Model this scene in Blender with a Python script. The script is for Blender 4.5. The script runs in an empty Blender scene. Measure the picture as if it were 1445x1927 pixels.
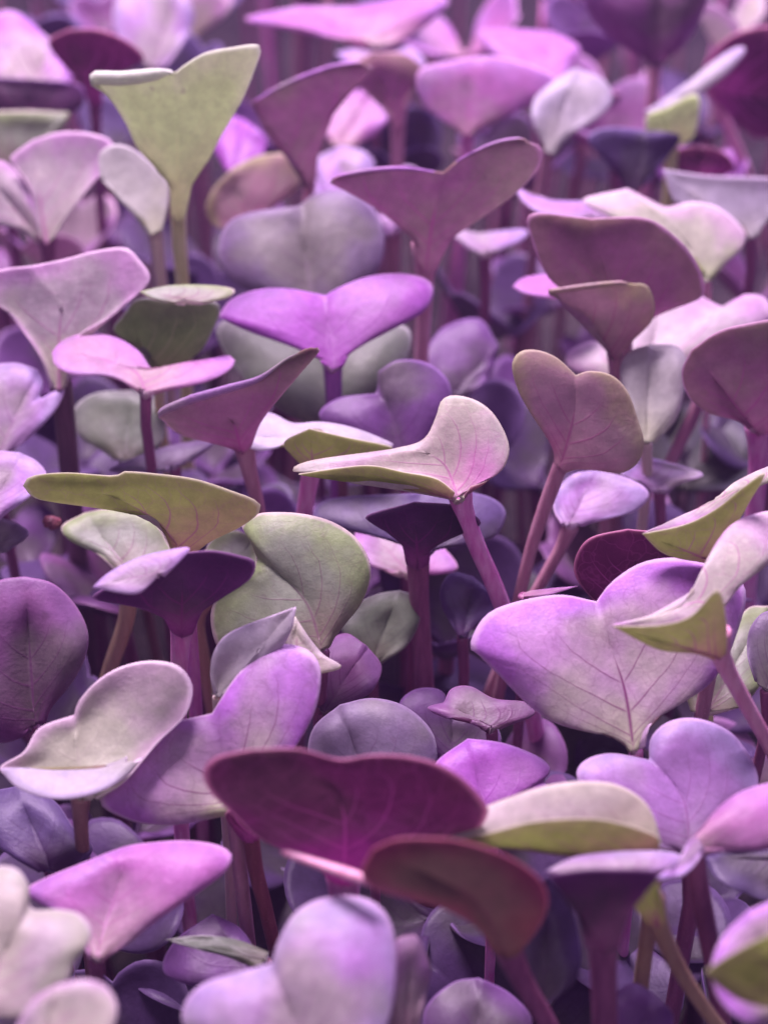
import bpy, math, random
import numpy as np
from mathutils import Vector

# ------------------------------------------------------------------ camera
# one Blender unit is one centimetre
scene = bpy.context.scene
scene.unit_settings.system = 'METRIC'
scene.unit_settings.scale_length = 0.01
PW, PH = 1445.0, 1927.0
FOV = math.radians(35.0)
F = PH / 2 / math.tan(FOV / 2)            # focal length in photo pixels
PITCH = math.radians(38.0)
SOIL = 0.0
CANOPY = 6.0
CAMZ = CANOPY + 7.9
cam_d = bpy.data.cameras.new('camera')
cam = bpy.data.objects.new('camera', cam_d)
scene.collection.objects.link(cam)
cam.location = (0, 0, CAMZ)
cam.rotation_euler = (math.pi / 2 - PITCH, 0, 0)
cam_d.sensor_fit = 'VERTICAL'
cam_d.sensor_height = 24.0
cam_d.lens = 12.0 / math.tan(FOV / 2)
cam_d.clip_start = 0.1
cam_d.clip_end = 500
cam_d.dof.use_dof = True
cam_d.dof.focus_distance = 11.3
cam_d.dof.aperture_fstop = cam_d.lens * 0.001 / 0.20
scene.camera = cam

# ------------------------------------------------------------------ light
world = bpy.data.worlds.new('World')
scene.world = world
world.use_nodes = True
wn = world.node_tree.nodes['Background']
wn.inputs[0].default_value = (0.36, 0.13, 1.0, 1)
wn.inputs[1].default_value = 0.15

def area(name, loc, target, sx, sy, power, col):
    d = bpy.data.lights.new(name, 'AREA')
    d.shape = 'RECTANGLE'; d.size = sx; d.size_y = sy
    d.energy = power; d.color = col
    o = bpy.data.objects.new(name, d)
    scene.collection.objects.link(o)
    o.location = loc
    o.rotation_euler = (Vector(target) - Vector(loc)).to_track_quat('-Z', 'Y').to_euler()
    return o
area('grow_lamp', (-6, 22, 38), (0, 12, 6), 14, 8, 46000, (0.97, 0.72, 1.0))
area('violet_lamp', (14, 34, 24), (0, 18, 6), 22, 10, 13000, (0.72, 0.46, 1.0))
area('front_fill', (3, -16, 30), (0, 12, 6), 20, 12, 2900, (0.95, 0.78, 1.0))  # unseen fill behind the camera, added to brighten leaf undersides
scene.view_settings.view_transform = 'Standard'
scene.view_settings.look = 'None'
scene.view_settings.exposure = -0.15
scene.view_settings.gamma = 1.0
scene.view_settings.use_curve_mapping = False

# ------------------------------------------------------------------ geometry of the view
CP, SP = math.cos(PITCH), math.sin(PITCH)
RIGHT = np.array([1.0, 0, 0]); UP = np.array([0, SP, CP]); FWD = np.array([0, CP, -SP])
CAMP = np.array([0, 0, CAMZ])

def depth_at(x, y, h):
    """axis depth at which the line of sight through photo pixel x, y meets height CANOPY + h"""
    d = FWD + RIGHT * (x - PW / 2) / F + UP * (PH / 2 - y) / F
    return (CAMZ - CANOPY - h) / -d[2]

def to_world(P, D):
    """P: (...,3) px, py, z (pixel units toward the camera) about depth D"""
    P = np.asarray(P, float)
    dep = D - P[..., 2] * D / F
    a = (P[..., 0] - PW / 2) / F * dep
    b = (PH / 2 - P[..., 1]) / F * dep
    return CAMP + dep[..., None] * FWD + a[..., None] * RIGHT + b[..., None] * UP

PXC = 0.0042                                # one pixel unit in cm, for seedlings built in place
def to_local(P, D):
    P = np.asarray(P, float)
    return np.stack([P[..., 0], P[..., 2], -P[..., 1]], -1) * PXC

# ------------------------------------------------------------------ materials
def N(nt, t, **kw):
    n = nt.nodes.new(t)
    for k, v in kw.items(): setattr(n, k, v)
    return n
def ML(nt, op, a, b=None, c=None, clamp=False):
    n = nt.nodes.new('ShaderNodeMath'); n.operation = op; n.use_clamp = clamp
    for i, v in enumerate((a, b, c)):
        if v is None: continue
        if isinstance(v, (int, float)): n.inputs[i].default_value = v
        else: nt.links.new(v, n.inputs[i])
    return n.outputs[0]
def MAPR(nt, v, a, b, c=0.0, d=1.0):
    n = nt.nodes.new('ShaderNodeMapRange'); n.interpolation_type = 'SMOOTHSTEP'
    nt.links.new(v, n.inputs[0])
    for i, q in enumerate((a, b, c, d)): n.inputs[i + 1].default_value = q
    return n.outputs[0]
def MIXC(nt, f, a, b, mode='MIX'):
    n = nt.nodes.new('ShaderNodeMix'); n.data_type = 'RGBA'; n.blend_type = mode
    if isinstance(f, (int, float)): n.inputs[0].default_value = f
    else: nt.links.new(f, n.inputs[0])
    for i, v in ((6, a), (7, b)):
        if isinstance(v, tuple): n.inputs[i].default_value = (*v[:3], 1)
        else: nt.links.new(v, n.inputs[i])
    return n.outputs[2]

def leaf_group():
    g = bpy.data.node_groups.new('leaf_skin', 'ShaderNodeTree')
    itf = g.interface
    for nm in ('Center', 'Edge', 'Base', 'Vein', 'Rim'):
        s = itf.new_socket(nm, in_out='INPUT', socket_type='NodeSocketColor')
    for nm, dv in (('VeinAmount', .6), ('Green', .4), ('EdgeStart', .75), ('Translucency', .3), ('Gloss', .3)):
        s = itf.new_socket(nm, in_out='INPUT', socket_type='NodeSocketFloat'); s.default_value = dv
    itf.new_socket('Shader', in_out='OUTPUT', socket_type='NodeSocketShader')
    gi = N(g, 'NodeGroupInput'); go = N(g, 'NodeGroupOutput')
    I = {s.name: s for s in gi.outputs}
    uv = N(g, 'ShaderNodeUVMap', uv_map='leaf')
    sx = N(g, 'ShaderNodeSeparateXYZ'); g.links.new(uv.outputs[0], sx.inputs[0])
    u, sv = sx.outputs[0], sx.outputs[1]
    s = ML(g, 'ABSOLUTE', sv)
    rad = N(g, 'ShaderNodeAttribute', attribute_name='rad').outputs['Fac']
    tl = N(g, 'ShaderNodeAttribute', attribute_name='tl').outputs['Fac']
    tc = N(g, 'ShaderNodeTexCoord')
    oi = N(g, 'ShaderNodeObjectInfo')
    off = N(g, 'ShaderNodeVectorMath', operation='ADD')
    sc = N(g, 'ShaderNodeVectorMath', operation='SCALE'); g.links.new(tc.outputs['Object'], sc.inputs[0]); sc.inputs['Scale'].default_value = 1.0
    g.links.new(sc.outputs[0], off.inputs[0])
    rr = ML(g, 'MULTIPLY', oi.outputs['Random'], 37.0)
    cx = N(g, 'ShaderNodeCombineXYZ'); g.links.new(rr, cx.inputs[0]); g.links.new(rr, cx.inputs[1])
    g.links.new(cx.outputs[0], off.inputs[1])
    def noise(scale, detail=3.0, rough=.55):
        n = N(g, 'ShaderNodeTexNoise'); g.links.new(off.outputs[0], n.inputs['Vector'])
        n.inputs['Scale'].default_value = scale; n.inputs['Detail'].default_value = detail
        n.inputs['Roughness'].default_value = rough
        return n.outputs[0]
    n1 = noise(2.2, 3); n2 = noise(9, 4, .65); n3 = noise(60, 3, .7); nw = noise(5.0, 2)
    wob = ML(g, 'MULTIPLY', ML(g, 'SUBTRACT', nw, .5), .16)
    # midrib
    wm = ML(g, 'MULTIPLY_ADD', u, -0.038, 0.072)
    rj = ML(g, 'ABSOLUTE', ML(g, 'ADD', rad, ML(g, 'MULTIPLY', wob, .15)))
    mid = ML(g, 'SUBTRACT', 1.0, ML(g, 'DIVIDE', rj, wm), clamp=True)
    mid = ML(g, 'MULTIPLY', mid, MAPR(g, u, 1.0, .7))
    total = mid
    for gk, c, reach, w in ((.02, .46, .80, .040), (.13, .52, .85, .038), (.36, .40, .80, .030), (.62, .22, .6, .022)):
        bend = ML(g, 'MULTIPLY', ML(g, 'POWER', s, 1.15), c)
        d = ML(g, 'SUBTRACT', ML(g, 'SUBTRACT', u, gk), bend)
        d = ML(g, 'ADD', d, ML(g, 'MULTIPLY', wob, ML(g, 'MULTIPLY_ADD', s, .5, .12)))
        d = ML(g, 'MULTIPLY', ML(g, 'ABSOLUTE', d), tl)
        ww = ML(g, 'MULTIPLY', ML(g, 'SUBTRACT', 1.15, s), w * 1.3)
        v = ML(g, 'SUBTRACT', 1.0, ML(g, 'DIVIDE', d, ww), clamp=True)
        v = ML(g, 'MULTIPLY', v, MAPR(g, s, reach + .12, reach - .3, 0, .8))
        v = ML(g, 'MULTIPLY', v, MAPR(g, s, 0.0, .06, .4, 1.0))
        total = ML(g, 'MAXIMUM', total, v)
    vor = N(g, 'ShaderNodeTexVoronoi', feature='DISTANCE_TO_EDGE'); vor.inputs['Scale'].default_value = 7
    vd = N(g, 'ShaderNodeVectorMath', operation='ADD'); g.links.new(off.outputs[0], vd.inputs[0])
    ns = N(g, 'ShaderNodeTexNoise'); ns.inputs['Scale'].default_value = 8; g.links.new(off.outputs[0], ns.inputs['Vector'])
    sc2 = N(g, 'ShaderNodeVectorMath', operation='SCALE'); g.links.new(ns.outputs['Color'], sc2.inputs[0]); sc2.inputs['Scale'].default_value = .12
    g.links.new(sc2.outputs[0], vd.inputs[1]); g.links.new(vd.outputs[0], vor.inputs['Vector'])
    crack = MAPR(g, vor.outputs[0], .05, 0.0, 0, .18)
    total = ML(g, 'MAXIMUM', total, crack)
    vfac = ML(g, 'MULTIPLY', total, I['VeinAmount'], clamp=True)
    # pigment
    e = ML(g, 'ADD', s, ML(g, 'MULTIPLY', ML(g, 'SUBTRACT', n1, .5), 1.3))
    e = ML(g, 'SUBTRACT', e, I['EdgeStart'])
    ef = MAPR(g, e, -.28, .28)
    bf = MAPR(g, ML(g, 'ADD', ML(g, 'ADD', u, ML(g, 'MULTIPLY', s, .35)), ML(g, 'MULTIPLY', ML(g, 'SUBTRACT', n1, .5), .7)), .72, .12)
    col = MIXC(g, ef, I['Center'], I['Edge'])
    col = MIXC(g, bf, col, I['Base'])
    ng = noise(1.15, 2.5, .6)
    gf = ML(g, 'MULTIPLY', MAPR(g, ML(g, 'SUBTRACT', ng, ML(g, 'MULTIPLY', ML(g, 'SUBTRACT', s, .5), .16)), .44, .64), I['Green'])
    hs = N(g, 'ShaderNodeMix', data_type='RGBA'); g.links.new(gf, hs.inputs[0]); g.links.new(col, hs.inputs[6])
    bwn = N(g, 'ShaderNodeRGBToBW'); g.links.new(col, bwn.inputs[0])
    gsc = N(g, 'ShaderNodeVectorMath', operation='SCALE'); gsc.inputs[0].default_value = (1.22, 1.26, .86); g.links.new(bwn.outputs[0], gsc.inputs['Scale'])
    g.links.new(gsc.outputs[0], hs.inputs[7]); col = hs.outputs[2]
    mott = MAPR(g, n2, .3, .75, .84, 1.12)
    cm = N(g, 'ShaderNodeVectorMath', operation='SCALE'); g.links.new(col, cm.inputs[0]); g.links.new(mott, cm.inputs['Scale'])
    mott2 = MAPR(g, n3, .25, .8, .93, 1.06)
    cm2 = N(g, 'ShaderNodeVectorMath', operation='SCALE'); g.links.new(cm.outputs[0], cm2.inputs[0]); g.links.new(mott2, cm2.inputs['Scale'])
    col = MIXC(g, vfac, cm2.outputs[0], I['Vein'])
    vs = N(g, 'ShaderNodeTexVoronoi'); vs.inputs['Scale'].default_value = 5.5; vs.inputs['Randomness'].default_value = 1.0
    g.links.new(vd.outputs[0], vs.inputs['Vector'])
    spot = ML(g, 'MULTIPLY', MAPR(g, vs.outputs['Distance'], .20, .08, 0, 1), MAPR(g, n1, .56, .66, 0, .32))
    col = MIXC(g, spot, col, (.10, .04, .07))
    rimf = ML(g, 'ADD', s, ML(g, 'MULTIPLY', ML(g, 'SUBTRACT', n2, .5), .04))
    col = MIXC(g, MAPR(g, rimf, .94, .995, 0, .75), col, I['Rim'])
    # small surface relief
    hgt = ML(g, 'ADD', ML(g, 'MULTIPLY', n3, .22), ML(g, 'MULTIPLY', total, -.22))
    hgt = ML(g, 'ADD', hgt, ML(g, 'MULTIPLY', n2, 1.1))
    bump = N(g, 'ShaderNodeBump'); bump.inputs['Strength'].default_value = .35; bump.inputs['Distance'].default_value = .02
    g.links.new(hgt, bump.inputs['Height'])
    pr = N(g, 'ShaderNodeBsdfPrincipled')
    g.links.new(col, pr.inputs['Base Color']); pr.inputs['Roughness'].default_value = .47
    g.links.new(I['Gloss'], pr.inputs['Specular IOR Level'])
    pr.inputs['Sheen Weight'].default_value = .18; pr.inputs['Sheen Roughness'].default_value = .4
    g.links.new(bump.outputs[0], pr.inputs['Normal'])
    tr = N(g, 'ShaderNodeBsdfTranslucent')
    sat = N(g, 'ShaderNodeHueSaturation'); sat.inputs['Saturation'].default_value = 1.08; sat.inputs['Value'].default_value = 1.0
    gm = N(g, 'ShaderNodeGamma'); gm.inputs[1].default_value = .6; g.links.new(col, gm.inputs[0]); g.links.new(gm.outputs[0], sat.inputs['Color']); g.links.new(sat.outputs[0], tr.inputs[0])
    mx = N(g, 'ShaderNodeMixShader'); g.links.new(I['Translucency'], mx.inputs[0])
    g.links.new(pr.outputs[0], mx.inputs[1]); g.links.new(tr.outputs[0], mx.inputs[2])
    g.links.new(mx.outputs[0], go.inputs[0])
    return g
LEAF = leaf_group()

def leaf_mat(key, rim, c, e, b, v, va=.6, es=.8, tr=.3, gl=.3, gr=.6):
    m = bpy.data.materials.new(key); m.use_nodes = True
    nt = m.node_tree
    for n in list(nt.nodes): nt.nodes.remove(n)
    gn = N(nt, 'ShaderNodeGroup'); gn.node_tree = LEAF
    for nm, q in (('Center', c), ('Edge', e), ('Base', b), ('Vein', v), ('Rim', rim)): gn.inputs[nm].default_value = (*q, 1)
    for nm, q in (('VeinAmount', va), ('Green', gr), ('EdgeStart', es), ('Translucency', tr), ('Gloss', gl)): gn.inputs[nm].default_value = q
    o = N(nt, 'ShaderNodeOutputMaterial'); nt.links.new(gn.outputs[0], o.inputs[0])
    return m

def stem_mat(key, a, b):
    m = bpy.data.materials.new(key); m.use_nodes = True
    nt = m.node_tree; pr = nt.nodes['Principled BSDF']
    tc = N(nt, 'ShaderNodeTexCoord'); mp = N(nt, 'ShaderNodeMapping'); nt.links.new(tc.outputs['Object'], mp.inputs[0])
    mp.inputs['Scale'].default_value = (14, 14, 2.2)
    n = N(nt, 'ShaderNodeTexNoise'); nt.links.new(mp.outputs[0], n.inputs['Vector']); n.inputs['Scale'].default_value = 1.5
    n.inputs['Detail'].default_value = 4
    n2 = N(nt, 'ShaderNodeTexNoise'); nt.links.new(tc.outputs['Object'], n2.inputs['Vector']); n2.inputs['Scale'].default_value = 70
    f = MAPR(nt, n.outputs[0], .3, .7)
    col = MIXC(nt, f, a, b)
    f2 = MAPR(nt, n2.outputs[0], .62, .75, 0, .35)
    col = MIXC(nt, f2, col, (min(1, b[0] * 1.6 + .1), min(1, b[1] * 1.6 + .1), min(1, b[2] * 1.6 + .1)))
    nt.links.new(col, pr.inputs['Base Color'])
    pr.inputs['Roughness'].default_value = .42
    pr.inputs['Subsurface Weight'].default_value = .25
    pr.inputs['Subsurface Radius'].default_value = (.06, .03, .04)
    pr.inputs['Subsurface Scale'].default_value = 1.0
    bump = N(nt, 'ShaderNodeBump'); bump.inputs['Strength'].default_value = .35; bump.inputs['Distance'].default_value = .015
    nt.links.new(ML(nt, 'ADD', n.outputs[0], n2.outputs[0]), bump.inputs['Height']); nt.links.new(bump.outputs[0], pr.inputs['Normal'])
    return m

MG = (.28, .04, .17)     # magenta vein pigment
# key: (upper side), (under side), rim.  each side: centre, edge, base, vein, vein amount, edge start
PAL = {
 'corner':(((.48,.42,.42),(.44,.48,.34),(.50,.26,.44),(.44,.10,.34),.5,.7), ((.36,.36,.18),(.36,.36,.2),(.4,.2,.3),MG,.5,.85), (.66,.58,.60)),
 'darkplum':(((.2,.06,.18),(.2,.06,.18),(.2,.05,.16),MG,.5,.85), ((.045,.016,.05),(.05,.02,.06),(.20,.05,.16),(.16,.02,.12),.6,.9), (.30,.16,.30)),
 'shadegreen': (((.07,.085,.07),(.09,.08,.11),(.06,.06,.04),(.05,.04,.04),.5,.85), ((.04,.06,.03),(.04,.06,.03),(.06,.06,.03),(.08,.05,.04),.5,.85), (.16,.16,.16)),  # green leaf colour darkened to stand in for shade in the gaps
 'deep': (((.085,.045,.13),(.10,.06,.15),(.07,.03,.09),(.06,.02,.07),.5,.85), ((.05,.02,.05),(.05,.02,.05),(.07,.02,.05),(.08,.02,.06),.5,.85), (.16,.10,.22)),  # shade of the gaps put into the purple leaf colour
 'cream': (((.56,.59,.42),(.66,.50,.58),(.38,.46,.22),(.46,.40,.36),.25,.75), ((.36,.42,.15),(.42,.42,.22),(.36,.42,.15),(.45,.4,.2),.3,.9), (.82,.70,.74)),
 'green': (((.66,.74,.54),(.70,.76,.62),(.46,.52,.24),(.6,.62,.36),.4,.85), ((.56,.74,.26),(.62,.72,.34),(.74,.76,.38),(.66,.74,.28),.7,.85), (.78,.84,.64)),
 'olive': (((.54,.48,.46),(.50,.50,.38),(.44,.42,.24),MG,.5,.85), ((.29,.39,.06),(.30,.34,.08),(.42,.24,.16),MG,.9,.8), (.62,.62,.40)),
 'sage': (((.31,.37,.25),(.31,.42,.17),(.26,.24,.16),(.20,.05,.14),.6,.7), ((.24,.32,.10),(.26,.34,.10),(.24,.24,.10),MG,.5,.9), (.80,.66,.62)),
 'pink':    (((.60,.42,.52),(.50,.50,.40),(.66,.22,.50),(.45,.08,.32),.8,.78), ((.36,.30,.14),(.30,.34,.10),(.40,.12,.22),MG,.6,.85), (.60,.58,.42)),
 'dusty': (((.46,.28,.36),(.44,.40,.22),(.50,.20,.32),(.36,.07,.22),.7,.86), ((.52,.35,.36),(.48,.48,.22),(.60,.26,.38),(.44,.09,.26),.8,.84), (.58,.56,.34)),
 'lilac': (((.48,.26,.56),(.46,.36,.58),(.34,.22,.36),(.24,.05,.22),.55,.74), ((.22,.15,.16),(.24,.16,.22),(.30,.12,.24),MG,.5,.85), (.72,.54,.74)),
 'lilacpale': (((.62,.36,.62),(.52,.20,.64),(.38,.42,.22),(.19,.02,.13),1.0,.64), ((.28,.27,.12),(.28,.2,.18),(.30,.14,.2),MG,.5,.85), (.78,.62,.74)),
 'vivid':   (((.46,.13,.52),(.42,.14,.52),(.34,.05,.38),(.26,.02,.30),.7,.85), ((.16,.05,.16),(.18,.06,.18),(.22,.04,.2),MG,.5,.85), (.58,.34,.60)),
 'magenta': (((.52,.19,.47),(.48,.22,.54),(.46,.26,.32),(.40,.06,.30),.6,.74), ((.28,.10,.16),(.30,.12,.18),(.34,.08,.22),MG,.5,.85), (.76,.46,.68)),
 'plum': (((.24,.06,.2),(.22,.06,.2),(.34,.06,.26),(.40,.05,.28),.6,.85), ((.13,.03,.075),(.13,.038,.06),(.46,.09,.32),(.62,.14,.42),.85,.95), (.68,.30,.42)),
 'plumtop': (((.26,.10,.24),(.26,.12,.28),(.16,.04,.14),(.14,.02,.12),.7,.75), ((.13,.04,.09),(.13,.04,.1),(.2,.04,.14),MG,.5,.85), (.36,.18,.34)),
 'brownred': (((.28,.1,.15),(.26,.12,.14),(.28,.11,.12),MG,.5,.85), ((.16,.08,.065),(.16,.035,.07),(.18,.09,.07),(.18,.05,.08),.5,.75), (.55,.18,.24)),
 'mauve': (((.46,.22,.48),(.46,.22,.52),(.44,.15,.36),MG,.5,.85), ((.34,.17,.21),(.34,.24,.19),(.62,.32,.42),(.46,.06,.30),.85,.75), (.72,.46,.56)),
 'mauvedark': (((.40,.24,.44),(.38,.24,.44),(.34,.14,.28),MG,.5,.85), ((.23,.11,.13),(.24,.16,.11),(.38,.15,.25),(.30,.04,.18),.75,.7), (.62,.38,.50)),
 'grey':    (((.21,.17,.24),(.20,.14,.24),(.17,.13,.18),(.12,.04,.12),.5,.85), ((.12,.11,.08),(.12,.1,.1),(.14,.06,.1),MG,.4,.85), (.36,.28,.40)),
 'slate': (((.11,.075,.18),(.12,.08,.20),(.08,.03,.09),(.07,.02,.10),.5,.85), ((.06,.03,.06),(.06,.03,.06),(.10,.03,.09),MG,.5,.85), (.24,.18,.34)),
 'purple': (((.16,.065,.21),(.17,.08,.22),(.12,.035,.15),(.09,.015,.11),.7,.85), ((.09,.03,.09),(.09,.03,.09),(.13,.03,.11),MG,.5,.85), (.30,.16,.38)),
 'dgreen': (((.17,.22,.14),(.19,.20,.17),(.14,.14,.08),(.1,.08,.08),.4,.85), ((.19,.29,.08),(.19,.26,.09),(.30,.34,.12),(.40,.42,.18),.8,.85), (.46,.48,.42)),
 'white': (((.50,.47,.54),(.52,.46,.58),(.42,.42,.38),(.42,.34,.44),.25,.85), ((.30,.30,.12),(.32,.30,.16),(.3,.2,.14),MG,.5,.85), (.62,.54,.62)),
 'whitegreen':(((.56,.58,.50),(.58,.58,.54),(.44,.48,.30),(.42,.42,.36),.25,.85), ((.34,.38,.20),(.34,.38,.2),(.34,.34,.18),(.4,.4,.22),.3,.85), (.60,.60,.54)),
 'palepink': (((.55,.50,.48),(.62,.38,.58),(.46,.47,.34),(.44,.07,.32),.75,.80), ((.50,.46,.38),(.60,.40,.54),(.42,.38,.28),(.46,.10,.34),.7,.75), (.74,.58,.66)),
}
MATS = {}
def mats(key):
    if key not in MATS:
        t, u, r = PAL[key]
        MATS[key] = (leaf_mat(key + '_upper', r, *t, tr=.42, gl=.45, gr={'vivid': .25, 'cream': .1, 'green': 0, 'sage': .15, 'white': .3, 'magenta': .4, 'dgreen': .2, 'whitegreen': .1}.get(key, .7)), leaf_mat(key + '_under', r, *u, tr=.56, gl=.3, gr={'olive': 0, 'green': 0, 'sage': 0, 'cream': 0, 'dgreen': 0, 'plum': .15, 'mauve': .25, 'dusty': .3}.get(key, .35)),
                     leaf_mat(key + '_rim', r, r, r, r, r, 0, .9, .25, .3))
    return MATS[key]
STEMC = {
 'pink': ((.58,.25,.34),(.68,.38,.46)), 'magenta': ((.62,.16,.44),(.74,.36,.58)), 'plum': ((.20,.06,.13),(.30,.10,.19)),
 'brown': ((.20,.10,.09),(.30,.17,.15)), 'red': ((.17,.05,.06),(.24,.08,.09)), 'green': ((.56,.60,.22),(.66,.68,.34)),
 'cream': ((.54,.46,.36),(.62,.52,.44)), 'ochre': ((.38,.27,.14),(.44,.34,.18)), 'violet': ((.26,.08,.32),(.36,.14,.40)),
 'dark': ((.10,.05,.07),(.15,.08,.10)), 'rose': ((.38,.18,.23),(.48,.27,.32)),
}
SM = {}
def smat(k):
    if k not in SM: SM[k] = stem_mat('stem_' + k, *STEMC[k])
    return SM[k]

# ------------------------------------------------------------------ shapes
def crom(P, n):
    """n+1 points evenly spaced along a Catmull-Rom curve through P"""
    P = np.asarray(P, float)
    if len(P) == 2:
        t = np.linspace(0, 1, n + 1)[:, None]; return P[0] * (1 - t) + P[1] * t
    A = np.vstack([2 * P[0] - P[1], P, 2 * P[-1] - P[-2]])
    out = []
    K = 24
    for i in range(1, len(A) - 2):
        p0, p1, p2, p3 = A[i - 1], A[i], A[i + 1], A[i + 2]
        t = (np.arange(K) / K)[:, None]
        out.append(.5 * ((2 * p1) + (p2 - p0) * t + (2 * p0 - 5 * p1 + 4 * p2 - p3) * t ** 2 + (3 * p1 - p0 - 3 * p2 + p3) * t ** 3))
    Q = np.vstack(out + [A[-2][None]])
    d = np.r_[0, np.cumsum(np.linalg.norm(np.diff(Q[:, :2], axis=0), axis=1) + 1e-6)]
    u = np.linspace(0, d[-1], n + 1)
    return np.stack([np.interp(u, d, Q[:, k]) for k in range(Q.shape[1])], 1)

def blade_mesh(name, b, m, n, k=-.5, kx=0., v='T', bulge=.10, crease=0., frac=.62, spine=None,
               thick=5.0, wave=8., seed=0, D=10., proj=to_world, c='lilac', NH=40, NS=20, fleshy=2.2, **_):
    rng = random.Random(seed)
    if _.get("n2"): n = _["n2"]
    M = np.array([list(q) + [0] * (4 - len(q)) for q in m], float)     # x, y, dz, roll
    Lc = crom(M[:n + 1], NH); Rc = crom(M[n:], NH)[::-1]               # both run base -> notch
    b3 = np.array([b[0], b[1], 0.0])
    notch = M[n]
    if spine is None:
        sp = [b, (b[0] + (notch[0] - b[0]) * frac, b[1] + (notch[1] - b[1]) * frac)]
    else: sp = [b] + list(spine)
    sp = np.array([list(q[:2]) + [q[2] if len(q) > 2 else 0] for q in sp], float)
    S0 = crom(sp, NH)
    g = np.linspace(0, 1, NH + 1)
    S0[:, 2] += crease * np.sin(np.pi * np.clip(g * .9, 0, 1)) 
    s = np.linspace(0, 1, NS + 1)
    s = s ** .9
    ph = [rng.uniform(0, 6.28) for _ in range(6)]
    halves = []
    for side, C in ((0, Lc), (1, Rc)):
        A = S0[:, None, :]; B = C[:, None, :3]
        ss = s[None, :, None]
        roll = C[:, 3][:, None]
        G = A + (B - A) * ss
        zz = A[..., 2] + (B[..., 2] - A[..., 2]) * s[None, :] ** 1.25
        ln = np.linalg.norm(C[:, :2] - S0[:, :2], axis=1)[:, None]
        zz = zz + bulge * ln * 4 * (s * (1 - s))[None, :] * 1.0
        gg = g[:, None]
        zz = zz + wave * (s[None, :] ** 2) * (np.sin(gg * 7 + ph[side]) * .8 + np.sin(gg * 15 + ph[2 + side]) * .35)
        zz = zz + wave * .5 * np.sin(s[None, :] * 6 + ph[4] + gg * 4) * s[None, :]
        X = G[..., 0].copy(); Y = G[..., 1].copy()
        # rolled margins: reach the contour at s=.78, then turn toward the viewer and down
        if np.abs(roll).max() > .1:
            r = np.clip(np.abs(roll) / 6.0, 0, 1)
            s2 = np.where(s[None, :] < .78, s[None, :] / .78, 1.0) * r + s[None, :] * (1 - r)
            X = A[..., 0] + (B[..., 0] - A[..., 0]) * s2
            Y = A[..., 1] + (B[..., 1] - A[..., 1]) * s2
            q = np.clip((s[None, :] - .78) / .22, 0, 1)
            Y = Y + roll * (1 - np.cos(q * np.pi / 2))
            zz = zz + np.abs(roll) * .9 * np.sin(q * np.pi / 2)
        Z = zz + k * (b[1] - Y) + kx * (X - b[0])
        halves.append(np.stack([X, Y, Z], -1))
    L, R = halves
    mid = (L[:, 0] + R[:, 0]) / 2
    L[:, 0] = mid; R[:, 0] = mid
    mm = (L[-1] + R[-1]) / 2; L[-1] = mm; R[-1] = mm
    # full grid: columns 0..2NH  (left base -> notch -> right base)
    Gd = np.concatenate([L, R[::-1][1:]], 0)
    dt = np.gradient(Gd, axis=0); ds = np.gradient(Gd, axis=1)
    nrm = np.cross(dt, ds)
    nl = np.linalg.norm(nrm, axis=-1, keepdims=True); nrm = nrm / np.maximum(nl, 1e-6)
    W = 2 * NH + 1
    for i in range(NH + 1):
        a = nrm[i, 0] + nrm[W - 1 - i, 0]
        if np.linalg.norm(a) < .3: a = nrm[i, 0]
        a = a / max(np.linalg.norm(a), 1e-6)
        nrm[i, 0] = a; nrm[W - 1 - i, 0] = a
    # which way does the first half face?
    raw = np.cross(dt, ds)[..., 2]
    zsign = (raw[:NH].sum() if _.get('fold') else raw.sum()) > 0
    plus_is_top = (zsign == (v == 'T'))
    tf = thick * np.where(s > .80, np.sqrt(np.clip(1 - ((s - .80) / .208) ** 2, .06, 1)), 1.0)
    dB = np.linalg.norm(Gd[..., :2] - b3[:2], axis=-1)
    rr_ = np.linalg.norm(Gd - Gd[:, :1], axis=-1)
    ug = np.where(np.arange(W) <= NH, np.arange(W) / NH, (W - 1 - np.arange(W)) / NH)[:, None]
    fat = 1 + fleshy * np.exp(-dB / 38.0) + .9 * np.exp(-(rr_ / 11.0) ** 2) * np.clip(1 - 1.2 * ug, 0, 1)
    off = nrm * ((tf / 2)[None, :] * fat)[..., None]
    VP, VM = Gd + off, Gd - off
    P = np.concatenate([VP.reshape(-1, 3), VM.reshape(-1, 3)], 0)
    Wd = proj(P, D)
    nS = NS + 1
    def idx(i, j, sh):
        if j == 0 and i > NH: i = W - 1 - i
        return sh * W * nS + i * nS + j
    faces = []; uvs = []; mi = []
    U = np.where(np.arange(W) <= NH, np.arange(W) / NH, (W - 1 - np.arange(W)) / NH)
    def uvq(i, j, fi):
        sg = 1 if fi < NH else -1
        return (U[i], sg * s[j])
    top, und = (0, 1)
    for i in range(W - 1):
        for j in range(NS):
            q = [(i, j), (i + 1, j), (i + 1, j + 1), (i, j + 1)]
            for sh in (0, 1):
                qq = q if sh == 0 else q[::-1]
                ids = [idx(a, c2, sh) for a, c2 in qq]
                faces.append(ids); uvs.append([uvq(a, c2, i) for a, c2 in qq])
                mi.append(0 if (sh == 0) == plus_is_top else 1)
        faces.append([idx(i, NS, 0), idx(i + 1, NS, 0), idx(i + 1, NS, 1), idx(i, NS, 1)][::-1][::-1])
        uvs.append([(U[i], 1), (U[i + 1], 1), (U[i + 1], 1), (U[i], 1)]); mi.append(2)
    for i in (0, W - 1):
        for j in range(NS):
            q = [idx(i, j, 0), idx(i, j + 1, 0), idx(i, j + 1, 1), idx(i, j, 1)]
            if i: q = q[::-1]
            faces.append(q); uvs.append([(0, s[j])] * 4); mi.append(2)
    me = bpy.data.meshes.new(name)
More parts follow.
